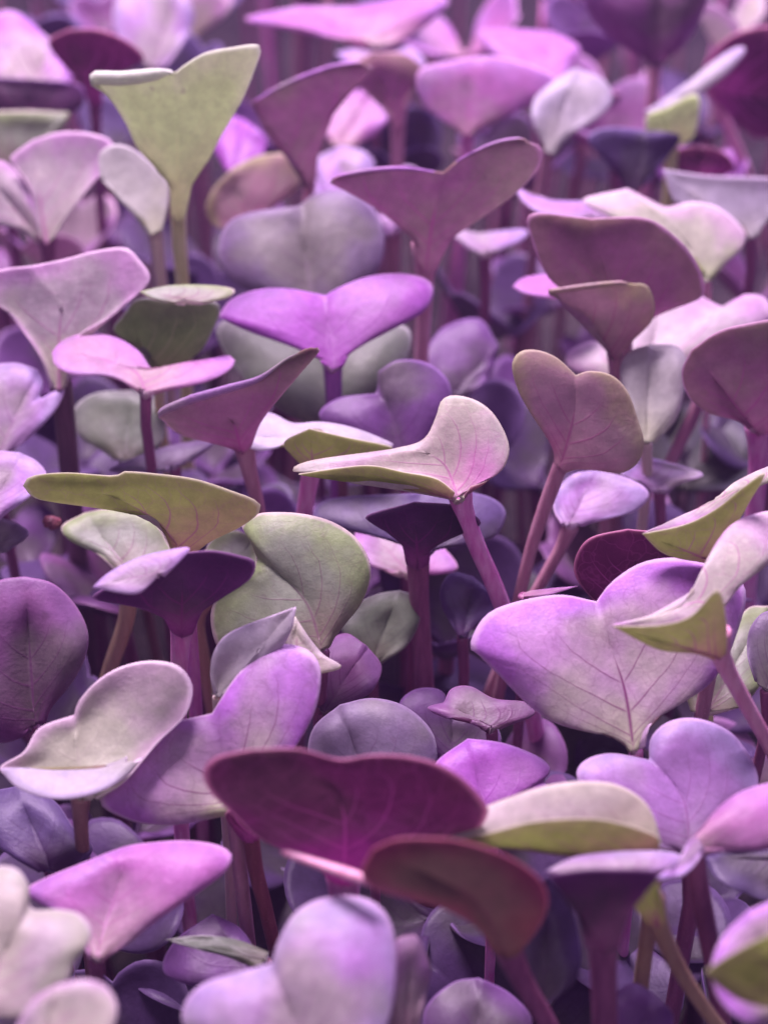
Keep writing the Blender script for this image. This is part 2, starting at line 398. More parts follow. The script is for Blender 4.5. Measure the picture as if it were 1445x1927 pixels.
    me.from_pydata([tuple(p) for p in Wd], [], faces)
    uvl = me.uv_layers.new(name='leaf')
    uvl.data.foreach_set('uv', [x for f in uvs for p in f for x in p])
    me.polygons.foreach_set('material_index', mi)
    me.polygons.foreach_set('use_smooth', [True] * len(faces))
    ln = np.concatenate([np.linalg.norm(Lc[:, :2] - S0[:, :2], axis=1), np.linalg.norm(Rc[:, :2] - S0[:, :2], axis=1)[::-1][1:]])
    rad = (ln[:, None] * s[None, :] / 100.0).ravel()
    lsp = np.linalg.norm(np.diff(S0[:, :2], axis=0), axis=1).sum()
    lm = [np.linalg.norm(np.diff(Q[:, :2], axis=0), axis=1).sum() for Q in (Lc, Rc)]
    lmv = np.where(np.arange(W) <= NH, lm[0], lm[1])
    tlv = ((lsp * (1 - s[None, :]) + lmv[:, None] * s[None, :]) / 100.0).ravel()
    for nm, arr in (('rad', rad), ('tl', tlv)):
        at = me.attributes.new(nm, 'FLOAT', 'POINT')
        at.data.foreach_set('value', np.concatenate([arr, arr]).astype(np.float32))
    for q in mats(c): me.materials.append(q)
    me.update()
    return me

def tube_mesh(name, pts, rad, mat, ns=14):
    """pts world (n,3), rad (n)"""
    P = np.asarray(pts, float); n = len(P)
    T = np.gradient(P, axis=0); T /= np.maximum(np.linalg.norm(T, axis=1, keepdims=True), 1e-9)
    a = np.cross(T, np.array([0, 1.0, 0.03])); a /= np.maximum(np.linalg.norm(a, axis=1, keepdims=True), 1e-9)
    bb = np.cross(T, a)
    th = np.linspace(0, 2 * np.pi, ns, endpoint=False)
    V = P[:, None] + rad[:, None, None] * (np.cos(th)[None, :, None] * a[:, None] + np.sin(th)[None, :, None] * bb[:, None])
    V = V.reshape(-1, 3)
    fs = []
    for i in range(n - 1):
        for j in range(ns):
            k2 = (j + 1) % ns
            fs.append((i * ns + j, i * ns + k2, (i + 1) * ns + k2, (i + 1) * ns + j))
    fs.append(tuple(range(ns))[::-1]); fs.append(tuple((n - 1) * ns + j for j in range(ns)))
    me = bpy.data.meshes.new(name); me.from_pydata([tuple(v) for v in V], [], fs)
    me.polygons.foreach_set('use_smooth', [True] * len(fs)); me.materials.append(mat); me.update()
    return me

col = scene.collection
def link(name, data, parent=None, origin=None):
    o = bpy.data.objects.new(name, data); col.objects.link(o)
    if parent is not None: o.parent = parent
    return o

def shift(me, org):
    co = np.empty(len(me.vertices) * 3); me.vertices.foreach_get('co', co)
    co = co.reshape(-1, 3) - org; me.vertices.foreach_set('co', co.ravel()); me.update()

CNT = [0]
ANCHORS = []
def plant(label, blades, stem=None, sc='plum', h=0., group=None, cat='seedling', extra=None):
    """a seedling: blades = list of blade dicts; stem = [(px, py, width), ...] from the top down"""
    CNT[0] += 1
    b0 = blades[0]['b'] if blades else stem[0][:2]
    D0 = depth_at(b0[0], b0[1], h)
    if stem is None:
        w = 26; stem = [(b0[0], b0[1], w), (b0[0] + 3, b0[1] + 60, w * .9)]
    # stem path: traced part stands in an upright plane, then runs down to the soil
    sp = []
    sz0 = -4.0 - stem[0][2] * .42
    for (x, y, w) in stem:
        z = sz0 + .72 * (stem[0][1] - y)
        sp.append((x, y, z, w * .88))
    spa = crom(np.array(sp), 14)
    pw = to_world(spa[:, :3], D0)
    dep = D0 - spa[:, 2] * D0 / F
    rw = spa[:, 3] / 2 * dep / F
    if len(stem) > 2 or abs(stem[-1][0] - stem[0][0]) > 25:
        d = pw[-1] - pw[-3]; d /= np.linalg.norm(d)
    else: d = np.array([0.02, 0.05, -1.0])
    d = d / abs(d[2]) if d[2] < -.3 else np.array([0, 0, -1.0])
    ext = []
    cur = pw[-1].copy(); nseg = 10
    hh = cur[2] + .15
    rr = random.Random(CNT[0])
    bx, by = rr.uniform(-.12, .12), rr.uniform(-.12, .12)
    for i in range(nseg):
        f = (i + 1) / nseg
        blend = max(0.0, 1 - f * 1.3)
        dd = np.array([d[0] * blend + bx * (1 - blend), d[1] * blend + by * (1 - blend), -1.0])
        cur = cur + dd * hh / nseg
        ext.append(cur.copy())
    up = pw[0] - pw[1]; up /= np.linalg.norm(up)
    cap = [(pw[0] + up * rw[0] * .5 * math.sin(a), rw[0] * math.cos(a)) for a in (1.5, 1.25, .95, .6, .3)]
    path = np.vstack([[c_[0] for c_ in cap], pw, ext]); rad = np.r_[[c_[1] for c_ in cap], rw, np.full(nseg, rw[-1])]
    foot = path[-1].copy(); foot[2] = SOIL
    root = link('seedling', None); root.location = foot
    root.empty_display_size = .3
    root['label'] = label; root['category'] = cat; ANCHORS.append((b0[0], b0[1] - 70, label))
    if group: root['group'] = group
    me = tube_mesh('stem', path, rad, smat(sc)); shift(me, foot)
    link('stem', me, root)
    if extra:
        ea = crom(np.array(extra, float), 14)
        em = tube_mesh('petiole', to_world(ea[:, :3], D0), ea[:, 3] / 2 * D0 / F, smat('pink'), 12); shift(em, foot); link('petiole', em, root)
    for i, bd in enumerate(blades):
        q = dict(bd); dh = q.pop('h', h)
        D = D0 if dh == h and i == 0 else depth_at(q['b'][0], q['b'][1], dh)
        me = blade_mesh('cotyledon', D=D, seed=CNT[0] * 7 + i, **q); shift(me, foot)
        o = link('cotyledon', me, root)
    return root
# ------------------------------------------------------------------ the seedlings one can tell apart
def B(c, b, n, m, **kw):
    d = dict(c=c, b=b, n=n, m=m); d.update(kw); return d
G_FRONT = 'seedlings in the front rows'; G_MID = 'seedlings in the middle rows'; G_BACK = 'seedlings in the back rows'

# ---- front rows
plant('lilac heart leaf seedling at the bottom centre, largest of the front edge', [
  B('lilac', (585, 2010), 7, [(560,2020),(480,2020),(390,1985),(345,1930),(350,1885),(385,1850),(450,1830),(512,1812,-8),(525,1770),(555,1718),(600,1692),(650,1685),(700,1695),(733,1730),(745,1790),(742,1870),(725,1940),(690,2000),(610,2020)],
    k=-.45, bulge=.12, spine=[(545,1900)], wave=8)], [(585,2012,40),(590,2080,36)], 'plum', .35, G_FRONT)
plant('pale green and pink seedling with wavy lobes at the bottom left corner', [
  B('corner', (-40, 1900), 7, [(-50,1890),(-110,1850),(-150,1780),(-130,1690),(-60,1640),(0,1629),(36,1637),(56,1668),(60,1710),(110,1711),(150,1720),(172,1748),(168,1775),(140,1812),(128,1850),(80,1915),(-20,1915)], k=-.5, bulge=.1, spine=[(20,1780)]),
  B('palepink', (70, 2010), 4, [(50,2010),(25,1975),(30,1935),(65,1880),(110,1852),(160,1843),(200,1856),(220,1888),(217,1925),(190,1985),(100,2015)], k=-.3, h=.75)],
  [(-40,1905,44),(-30,2000,40)], 'rose', .5, G_FRONT)
plant('folded bright pink seedling leaf beside the pale corner seedling', [
  B('magenta', (182, 1806), 5, [(168,1800),(150,1765),(110,1720),(60,1690),(62,1664),(205,1604),(250,1590),(340,1582),(408,1590),(437,1610),(425,1640),(385,1672),(310,1722),(235,1780),(192,1808)], k=-.55, bulge=.12, crease=-14, spine=[(200,1740),(235,1640)], frac=.8)],
  [(182,1812,34),(186,1930,30)], 'plum', -.05, G_FRONT)
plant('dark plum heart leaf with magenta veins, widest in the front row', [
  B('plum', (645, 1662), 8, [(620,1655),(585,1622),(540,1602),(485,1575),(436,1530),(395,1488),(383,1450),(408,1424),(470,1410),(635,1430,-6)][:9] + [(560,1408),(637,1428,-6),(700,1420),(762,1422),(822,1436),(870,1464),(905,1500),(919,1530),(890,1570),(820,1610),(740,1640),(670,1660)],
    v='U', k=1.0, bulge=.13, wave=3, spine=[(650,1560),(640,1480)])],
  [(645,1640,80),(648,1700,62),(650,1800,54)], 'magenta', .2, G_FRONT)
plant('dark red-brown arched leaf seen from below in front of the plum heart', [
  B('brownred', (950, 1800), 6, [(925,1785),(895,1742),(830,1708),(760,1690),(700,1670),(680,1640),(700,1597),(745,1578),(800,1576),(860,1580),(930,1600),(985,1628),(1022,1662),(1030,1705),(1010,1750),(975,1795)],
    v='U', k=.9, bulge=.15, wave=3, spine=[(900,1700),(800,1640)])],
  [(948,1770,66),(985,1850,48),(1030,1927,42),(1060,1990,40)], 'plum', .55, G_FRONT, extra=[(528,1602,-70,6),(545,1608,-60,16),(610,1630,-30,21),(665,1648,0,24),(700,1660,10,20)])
plant('cream leaf with an olive underside lying across the plum heart', [
  B('olive', (1228, 1606), 6, [(1236,1596,10),(1234,1572,25),(1150,1545,45),(1080,1540,50),(1000,1547,50),(925,1566,40),(836,1586,0),(850,1555,-30),(900,1525,-50),(960,1500,-60),(1030,1479,-65),(1100,1471,-65),(1160,1478,-60),(1210,1508,-50),(1232,1550,-25),(1240,1596,0)],
    v='U', fold=1, k=.3, bulge=0.06, wave=2, spine=[(1100,1612),(980,1598),(870,1590)]),
  B('cream', (1236, 1600), 4, [(1225,1602),(1120,1588,10),(1000,1590,10),(900,1590,8),(834,1584,0),(850,1555,0),(900,1525,0),(960,1500,0),(1030,1478,0),(1100,1470,0),(1162,1477),(1212,1508),(1234,1550),(1241,1590)],
    v='T', k=-.8, bulge=.05, wave=2, spine=[(1100,1560),(950,1560)])],
  [(1230,1608,40),(1226,1700,36)], 'ochre', .62, G_FRONT)
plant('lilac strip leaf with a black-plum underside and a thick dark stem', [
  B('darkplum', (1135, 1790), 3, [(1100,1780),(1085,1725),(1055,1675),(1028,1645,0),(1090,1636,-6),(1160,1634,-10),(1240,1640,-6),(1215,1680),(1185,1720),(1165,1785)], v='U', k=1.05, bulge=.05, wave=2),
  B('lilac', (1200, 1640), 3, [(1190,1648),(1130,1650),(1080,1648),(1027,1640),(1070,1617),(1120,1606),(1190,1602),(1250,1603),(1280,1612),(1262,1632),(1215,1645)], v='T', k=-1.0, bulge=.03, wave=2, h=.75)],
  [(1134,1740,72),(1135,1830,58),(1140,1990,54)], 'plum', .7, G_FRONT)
plant('bright pink-violet leaf at the right edge with a pale ridge', [
  B('magenta', (1298, 1600), 3, [(1285,1598),(1262,1625),(1238,1650),(1250,1660),(1290,1640),(1322,1608),(1380,1600),(1445,1596),(1540,1580),(1560,1520),(1480,1468),(1410,1482),(1360,1510),(1325,1550),(1303,1590)][:0] or
    [(1290,1606),(1330,1604),(1380,1600),(1445,1598),(1530,1580),(1560,1520),(1500,1470),(1440,1475),(1390,1492),(1350,1522),(1320,1560),(1296,1592)], k=-.4, bulge=.1, n2=0),
  B('lilac', (1318, 1590), 3, [(1322,1604),(1295,1640),(1262,1658),(1234,1655),(1262,1630),(1284,1606),(1292,1588),(1310,1578)], k=-.8, bulge=.05, h=.8)],
  [(1305,1606,46),(1320,1700,44),(1345,1830,40)], 'plum', .65, G_FRONT)
plant('wrinkled lilac heart leaf with brown creases right of centre front', [
  B('lilac', (1296, 1600), 7, [(1275,1600),(1220,1590),(1150,1560),(1105,1500),(1084,1458),(1102,1430),(1150,1418),(1221,1430,-6),(1225,1388),(1258,1358),(1310,1352),(1368,1374),(1405,1415),(1426,1465),(1415,1500),(1370,1540),(1320,1585)],
    k=-.5, bulge=.1, wave=12, spine=[(1290,1520),(1265,1470)])], [(1298,1600,40),(1300,1700,38)], 'plum', .0, G_FRONT)
plant('vivid violet notched leaf behind the plum heart on its right', [
  B('vivid', (925, 1590), 4, [(905,1580),(850,1540),(815,1480),(820,1435),(880,1390),(945,1398),(1005,1420),(1032,1440),(1033,1457),(1021,1470),(1031,1487),(985,1530),(945,1585)], k=-.5, bulge=.1)], None, 'magenta', -.25, G_FRONT)
plant('round grey-violet leaf just behind the plum heart', [
  B('grey', (700, 1520), 4, [(680,1515),(620,1480),(582,1430),(590,1370),(640,1326),(698,1314),(755,1326),(800,1360),(820,1400),(815,1450),(760,1500),(715,1520)], k=-.3, bulge=.16)], None, 'plum', -.35, G_FRONT)
plant('tall lilac two-lobed leaf between the cream and the plum leaves', [
  B('lilacpale', (440, 1520), 7, [(425,1535),(350,1550),(290,1552),(235,1540),(188,1505),(240,1430),(300,1370),(400,1342,-4),(418,1312),(445,1272),(480,1238),(525,1213),(572,1220),(600,1248),(603,1292),(590,1345),(560,1400),(510,1470),(460,1525)],
    k=-.2, bulge=.1, crease=-20, wave=8, spine=[(430,1440)])], [(440,1520,36),(450,1620,32)], 'rose', .05, G_FRONT)
plant('cream-white oval leaf with a curled pink lip at the left', [
  B('cream', (165, 1500), 6, [(150,1500),(90,1490),(30,1470),(0,1445),(45,1415),(75,1370),(141,1345,-10),(150,1318),(185,1280),(230,1254),(285,1243),(335,1252),(360,1282),(361,1315),(345,1352),(300,1395),(262,1440),(230,1475),(185,1500)],
    k=-.35, bulge=-.05, crease=-14, spine=[(150,1440),(143,1390)]),
  B('white', (235, 1445), 3, [(240,1425),(210,1440),(160,1452),(0,1447),(30,1480),(80,1500),(130,1504),(190,1490),(238,1462),(270,1425)], k=-1.0, bulge=.1, h=.42, wave=2)],
  [(152,1500,44),(152,1540,34),(156,1600,30)], 'brown', .25, G_FRONT)
plant('big round plum-violet leaf at the left edge with dark branching veins', [
  B('plumtop', (66, 1362), 8, [(56,1375),(30,1392),(0,1398),(-50,1385),(-85,1330),(-80,1200),(-45,1120),(0,1092),(48,1085,0),(100,1098),(142,1138),(166,1190),(160,1240),(132,1290),(98,1330),(84,1362)],
    k=.0, bulge=.18, frac=.7)], [(68,1372,30),(75,1450,26)], 'plum', .15, G_FRONT)
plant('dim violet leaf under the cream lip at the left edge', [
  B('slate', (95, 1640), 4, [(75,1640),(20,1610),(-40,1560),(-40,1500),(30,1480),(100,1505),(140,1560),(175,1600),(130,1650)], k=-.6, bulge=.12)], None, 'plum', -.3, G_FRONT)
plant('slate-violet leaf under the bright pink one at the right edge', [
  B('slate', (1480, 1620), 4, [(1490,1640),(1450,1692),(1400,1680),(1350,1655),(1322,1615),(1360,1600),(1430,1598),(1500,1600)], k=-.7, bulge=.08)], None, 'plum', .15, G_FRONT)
plant('white-pink leaf cut by the right edge near the bottom corner', [
  B('lilacpale', (1480, 1900), 5, [(1450,1930),(1400,1925),(1352,1880),(1338,1820),(1360,1760),(1410,1712),(1480,1690),(1560,1720),(1560,1850),(1500,1910)], k=-.4, bulge=.12),
  B('olive', (1560, 1840), 4, [(1560,1905),(1480,1900),(1400,1885),(1350,1855),(1325,1828),(1365,1800),(1430,1765),(1500,1740),(1580,1780)], v='U', k=.3, bulge=.06, h=1.0)],
  [(1480,1905,36),(1490,2000,34)], 'rose', .75, G_FRONT)
plant('seedling with an olive flared stem running to the bottom right', [
  B('olive', (1235, 1740), 3, [(1215,1735),(1195,1710),(1184,1688),(1235,1645),(1245,1700),(1252,1738)], v='U', k=.8, bulge=.04, wave=1)],
  [(1228,1690,54),(1238,1740,44),(1275,1820,36),(1320,1890,32),(1365,1950,30)], 'ochre', .5, G_FRONT)
plant('bare dark red stem rising left of the bottom heart leaf', [
  B('plum', (470, 1580), 3, [(458,1580),(440,1560),(425,1530),(470,1510),(520,1530),(500,1560),(482,1580)], v='U', k=.9)],
  [(472,1570,36),(482,1640,34),(500,1710,32),(518,1790,30)], 'red', -.15, G_FRONT)
plant('pinkish-brown wavy leaf right of the bottom heart leaf', [
  B('mauve', (760, 1960), 4, [(745,1950),(720,1900),(730,1830),(745,1770),(780,1758),(795,1780),(810,1830),(800,1880),(785,1960)], k=.1, bulge=.1)], None, 'rose', -.1, G_FRONT)
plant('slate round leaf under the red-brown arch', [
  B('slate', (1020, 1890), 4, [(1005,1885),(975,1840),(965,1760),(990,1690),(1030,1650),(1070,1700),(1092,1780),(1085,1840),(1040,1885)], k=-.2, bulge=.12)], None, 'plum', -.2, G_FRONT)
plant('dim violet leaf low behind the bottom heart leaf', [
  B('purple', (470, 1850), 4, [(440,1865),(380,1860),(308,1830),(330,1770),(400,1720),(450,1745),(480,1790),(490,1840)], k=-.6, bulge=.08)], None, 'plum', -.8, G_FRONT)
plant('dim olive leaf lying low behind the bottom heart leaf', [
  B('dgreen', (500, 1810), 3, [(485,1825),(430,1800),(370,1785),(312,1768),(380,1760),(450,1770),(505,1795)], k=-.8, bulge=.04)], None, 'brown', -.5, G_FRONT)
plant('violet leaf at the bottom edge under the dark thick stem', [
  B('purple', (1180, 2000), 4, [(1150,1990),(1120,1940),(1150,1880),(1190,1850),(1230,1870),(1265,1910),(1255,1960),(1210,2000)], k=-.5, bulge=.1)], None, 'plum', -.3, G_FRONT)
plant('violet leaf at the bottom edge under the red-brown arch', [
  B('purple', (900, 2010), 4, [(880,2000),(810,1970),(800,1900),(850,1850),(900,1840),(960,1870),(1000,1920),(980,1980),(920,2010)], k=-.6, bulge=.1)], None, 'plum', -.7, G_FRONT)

# ---- middle rows, front part
plant('large pink-lilac heart leaf with dark red veins right of centre', [
  B('lilacpale', (1193, 1418), 8, [(1180,1400),(1150,1382),(1060,1366),(1000,1332),(940,1272),(900,1232),(884,1212),(925,1150),(1122,1132,-6),(1150,1096),(1200,1062),(1255,1050),(1325,1056),(1385,1085),(1403,1122),(1388,1185),(1362,1250),(1325,1295),(1270,1325),(1225,1360),(1205,1400)][:8] +
    [(1040,1120),(1122,1132,-6),(1150,1096),(1200,1062),(1255,1050),(1325,1056),(1385,1085),(1403,1122),(1388,1185),(1362,1250),(1325,1295),(1270,1325),(1225,1360),(1212,1400)],
    k=-.25, bulge=.08, spine=[(1175,1300),(1145,1210)], n2=9)], [(1195,1412,32),(1200,1500,30)], 'magenta', .2, G_MID)
plant('twisted seedling with a pink upper strip and olive underside over the large lilac heart', [
  B('olive', (1352, 1236), 3, [(1335,1232),(1290,1226),(1235,1222),(1185,1204),(1152,1178,6),(1240,1184,15),(1300,1160,18),(1350,1120,20),(1362,1180,6),(1362,1228)][:0] or
    [(1338,1236),(1300,1226),(1235,1221),(1152,1178,6),(1240,1176,12),(1300,1158,14),(1350,1110,14),(1366,1170,6),(1366,1225)], v='U', k=.8, bulge=.05, wave=1),
  B('palepink', (1345, 1150), 3, [(1330,1150),(1290,1168),(1230,1182),(1150,1177),(1215,1160),(1275,1128),(1320,1100),(1345,1070),(1346,1028),(1370,992),(1410,970),(1470,962),(1500,1000),(1450,1056),(1400,1094),(1362,1140)],
    v='T', k=-.5, bulge=.05, wave=2, h=1.15, spine=[(1310,1135),(1240,1162)])],
  [(1350,1190,60),(1358,1240,42),(1400,1320,34),(1450,1410,32),(1480,1480,30)], 'pink', 1.1, G_MID)
plant('lime green underside leaf with a pale strip at the right edge', [
  B('olive', (1345, 1056), 3, [(1325,1055),(1275,1050),(1240,1036),(1208,1004),(1290,986,4),(1350,955,6),(1400,915,6),(1440,890,6),(1400,960),(1375,1010),(1360,1050)], v='U', k=.8, bulge=.05, wave=1),
  B('palepink', (1390, 925), 2, [(1380,940),(1300,988),(1208,1004),(1285,975),(1355,940),(1395,905),(1445,878),(1520,860),(1480,890),(1430,910)], v='T', k=-.6, bulge=.03, wave=1, h=1.25)],
  [(1350,1050,40),(1360,1120,34)], 'rose', 1.0, G_MID)
plant('dark magenta-black leaf in the shade behind the large lilac heart', [
  B('plum', (1220, 1170), 5, [(1200,1170),(1130,1140),(1085,1090),(1082,1050),(1110,1012),(1180,995),(1240,1003),(1300,1030),(1340,1080),(1300,1140),(1245,1170)], v='U', k=.6, bulge=.1)], None, 'plum', .0, G_MID)
plant('pale sage leaf with rosy rim left of centre, standing upright', [
  B('sage', (606, 1226), 9, [(596,1220),(560,1200),(500,1232),(450,1240),(412,1222),(397,1170),(405,1130),(440,1096),(474,1078),(484,1050,-8),(472,1020),(456,988),(482,968),(525,964),(575,968),(625,982),(668,1010),(693,1050),(697,1088),(680,1135),(650,1172),(625,1205)],
    k=-.15, bulge=.12, spine=[(580,1140),(530,1080)], frac=.7)], [(606,1226,34),(600,1330,30)], 'plum', .15, G_MID)
plant('pointed white-pink leaf folded behind the tall lilac leaf', [
  B('white', (412, 1312), 4, [(404,1305),(396,1268),(405,1222),(440,1186),(557,1142,0),(549,1185),(528,1220),(490,1245),(452,1275),(424,1310)], k=.1, bulge=-.05, frac=.5),
  B('olive', (560, 1245), 3, [(545,1240),(535,1200),(550,1165),(570,1185),(610,1232),(643,1256),(608,1266),(575,1260)][:0] or [(555,1262),(540,1225),(535,1190),(556,1160),(585,1205),(612,1236),(643,1255),(606,1267),(570,1266)], k=-.2, bulge=.04, h=.5)],
  [(412,1312,28),(414,1400,26)], 'cream', .45, G_MID)
plant('twisted pink-white leaf with a lime rim on a bright magenta stem in the centre', [
  B('pink', (862, 945), 8, [(840,925),(800,908,12),(740,888,18),(690,880,18),(630,884,12),(575,889,6),(548,884,0),(590,866),(735,846,-10),(795,828,-10),(820,785,-10),(830,755,-5),(852,744),(892,752),(925,775),(950,815),(958,850),(945,884),(915,905),(885,915)],
    k=-.2, bulge=.05, crease=-15, wave=4, spine=[(840,880),(800,850)]),
  B('olive', (850, 936), 4, [(836,930),(790,912),(740,900),(640,892),(562,892),(640,880),(700,876),(760,888),(820,900),(855,925)], v='U', k=.5, bulge=.02, h=.93, wave=1)],
  [(862,915,62),(872,960,44),(898,1030,39),(925,1090,38),(948,1150,38)], 'magenta', .85, G_MID)
plant('lavender-white lobe leaf with olive underside just behind the central twisted leaf', [
  B('white', (665, 838), 4, [(640,820),(585,806),(520,842),(475,846),(446,820),(452,785),(478,772),(515,779),(552,796),(605,794),(660,804),(715,824),(742,840),(700,850)], k=-.7, bulge=.06, wave=3, frac=.75, h=.62),
  B('olive', (590, 885), 3, [(575,878),(555,862),(535,832),(582,806),(650,822),(740,842),(700,858),(640,866),(610,880)], v='U', k=.7, bulge=.04, wave=1)],
  [(590,870,48),(582,910,38),(572,975,34),(568,1040,32)], 'magenta', .55, G_MID)
plant('dusty pink heart leaf with green rim on a curved stem', [
  B('dusty', (1052, 880), 8, [(1046,862),(1035,828),(1000,780),(975,735),(963,690),(975,664),(1005,658),(1045,672),(1083,706,-4),(1110,698),(1150,706),(1180,736),(1200,790),(1211,832),(1200,870),(1168,890),(1120,885),(1085,884),(1064,890)],
    v='U', k=.25, bulge=.06, wave=3, spine=[(1075,800),(1083,750)])],
  [(1056,872,34),(1030,940,32),(1000,1030,28),(978,1120,27),(960,1200,26)], 'rose', .75, G_MID)
plant('small lilac-grey leaf under the dusty pink heart', [
  B('lilac', (1070, 990), 4, [(1058,985),(1042,960),(1045,925),(1078,893),(1120,885),(1165,895),(1208,914),(1220,936),(1195,962),(1150,975),(1105,985)], k=-.6, bulge=.08, crease=-10)],
  [(1072,992,40),(1055,1030,28),(1030,1075,26),(1005,1120,25)], 'rose', .1, G_MID)
plant('flat violet leaf edge right of the dusty pink heart', [
  B('lilac', (1240, 925), 3, [(1225,925),(1200,905),(1168,892),(1206,858),(1265,872),(1322,892),(1290,905),(1255,925)], k=-.6, bulge=.04)], None, 'plum', -.1, G_MID)
plant('dark brown-plum leaf with a bright rim at the right edge', [
  B('mauvedark', (1425, 815), 5, [(1405,800),(1380,785),(1330,776),(1295,746),(1282,700),(1300,658),(1350,624),(1405,609),(1470,603),(1560,640),(1560,740),(1480,790),(1445,812)], v='U', k=.7, bulge=.14)],
  [(1430,800,70),(1428,860,46),(1420,950,40)], 'magenta', .55, G_MID)
plant('white-green drooping lobe leaf behind the dark brown-plum leaf', [
  B('whitegreen', (1215, 835), 4, [(1205,820),(1185,770),(1166,705),(1180,665),(1222,648),(1272,652),(1292,682),(1286,740),(1270,790),(1235,828)], k=-.2, bulge=.15)],
  None, 'cream', .3, G_MID)
plant('big pale pink-white leaf with two lobes on the right', [
  B('palepink', (1200, 715), 6, [(1180,715),(1120,712),(1068,690),(1070,662),(1110,643),(1160,640),(1238,537,0),(1292,540),(1335,567),(1366,577),(1400,555),(1440,562),(1450,600),(1380,640),(1310,680),(1270,710)], k=-.5, bulge=.1, wave=6, spine=[(1230,640)])],
  [(1320,740,26),(1300,790,28),(1262,868,27),(1240,930,26)], 'rose', .1, G_MID)
plant('olive-brown funnel leaf on a pink stem with a bright pink strip', [
  B('dusty', (1157, 672), 4, [(1148,660),(1138,630),(1110,590),(1075,572),(1032,546,0,8),(1100,536,0,8),(1170,530,0,6),(1214,536,0,0),(1231,570),(1225,605),(1195,635),(1172,655),(1168,668)], v='U', k=.8, bulge=.06, wave=2),
  B('magenta', (1080, 556), 3, [(1070,562),(1030,560),(990,554),(964,540),(985,523),(1040,515),(1092,519),(1115,532),(1100,550)], k=-1.0, bulge=.03, wave=1, h=.75)],
  [(1157,655,40),(1157,700,28),(1157,760,26)], 'rose', .7, G_MID)
plant('round violet leaf tucked behind the central twisted leaf', [
  B('purple', (760, 870), 7, [(745,865),(690,845),(630,815),(600,780),(635,750),(690,742),(708,738,-6),(712,700),(748,678),(800,682),(840,712),(850,756),(835,800),(800,840),(775,868)], k=-.2, bulge=.14, frac=.7)], None, 'plum', .1, G_MID)
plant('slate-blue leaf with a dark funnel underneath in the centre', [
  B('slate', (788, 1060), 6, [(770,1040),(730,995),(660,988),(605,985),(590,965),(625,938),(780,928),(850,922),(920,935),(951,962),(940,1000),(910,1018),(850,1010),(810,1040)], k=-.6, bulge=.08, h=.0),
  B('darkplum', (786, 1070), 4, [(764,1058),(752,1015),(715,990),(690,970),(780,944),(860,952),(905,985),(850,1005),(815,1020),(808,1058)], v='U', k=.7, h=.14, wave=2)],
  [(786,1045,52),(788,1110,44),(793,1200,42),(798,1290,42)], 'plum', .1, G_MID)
plant('pinkish leaf lying below the slate-blue one', [
  B('mauve', (770, 1085), 3, [(740,1078),(690,1060),(665,1020),(680,980),(740,975),(800,1000),(862,1068),(800,1080)], k=-.9, bulge=.04)], None, 'plum', -.5, G_MID)
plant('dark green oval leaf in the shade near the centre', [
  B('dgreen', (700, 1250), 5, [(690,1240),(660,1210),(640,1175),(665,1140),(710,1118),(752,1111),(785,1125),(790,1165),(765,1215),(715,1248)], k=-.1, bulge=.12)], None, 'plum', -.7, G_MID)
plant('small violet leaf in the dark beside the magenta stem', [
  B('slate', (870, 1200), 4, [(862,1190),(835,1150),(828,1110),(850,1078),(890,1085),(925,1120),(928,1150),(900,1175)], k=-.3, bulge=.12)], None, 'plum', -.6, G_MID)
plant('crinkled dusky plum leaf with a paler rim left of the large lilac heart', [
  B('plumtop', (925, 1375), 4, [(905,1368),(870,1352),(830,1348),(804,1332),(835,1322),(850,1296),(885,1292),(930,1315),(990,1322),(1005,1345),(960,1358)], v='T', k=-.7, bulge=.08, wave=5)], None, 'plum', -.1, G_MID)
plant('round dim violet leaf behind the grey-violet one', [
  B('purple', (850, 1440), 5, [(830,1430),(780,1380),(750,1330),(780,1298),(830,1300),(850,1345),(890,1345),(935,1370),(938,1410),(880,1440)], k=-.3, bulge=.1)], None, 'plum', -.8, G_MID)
plant('dusty plum leaf to the right of the pale sage leaf', [
  B('plumtop', (610, 1345), 4, [(596,1330),(590,1270),(610,1215),(650,1192),(690,1215),(718,1255),(700,1300),(655,1325)], k=-.5, bulge=.1)], None, 'plum', -.4, G_MID)
plant('slate leaf edge between the stems at the right edge', [
  B('grey', (1440, 1300), 4, [(1420,1280),(1405,1230),(1412,1180),(1445,1150),(1500,1170),(1520,1240),(1470,1300)], k=-.2, bulge=.1)], None, 'plum', -.1, G_MID)
plant('dim sage leaf behind the right pink stem', [
  B('sage', (1330, 1345), 4, [(1300,1340),(1290,1290),(1340,1240),(1400,1150),(1445,1140),(1450,1250),(1400,1330)], k=-.5, bulge=.06)], None, 'green', -.5, G_MID)
plant('olive leaf seen from below with a magenta vein at the left', [
  B('olive', (345, 1050), 6, [(322,1036),(308,1000),(288,972),(235,955),(150,950),(70,938),(44,914,2),(60,896),(125,889),(214,895),(232,887),(300,892),(370,902),(440,925),(480,941),(491,960),(455,990),(400,1015),(368,1038)],
    v='U', k=.85, bulge=.07, wave=3, spine=[(300,985),(220,930)])],
  [(345,1035,50),(350,1080,34),(355,1140,30)], 'magenta', .55, G_MID)
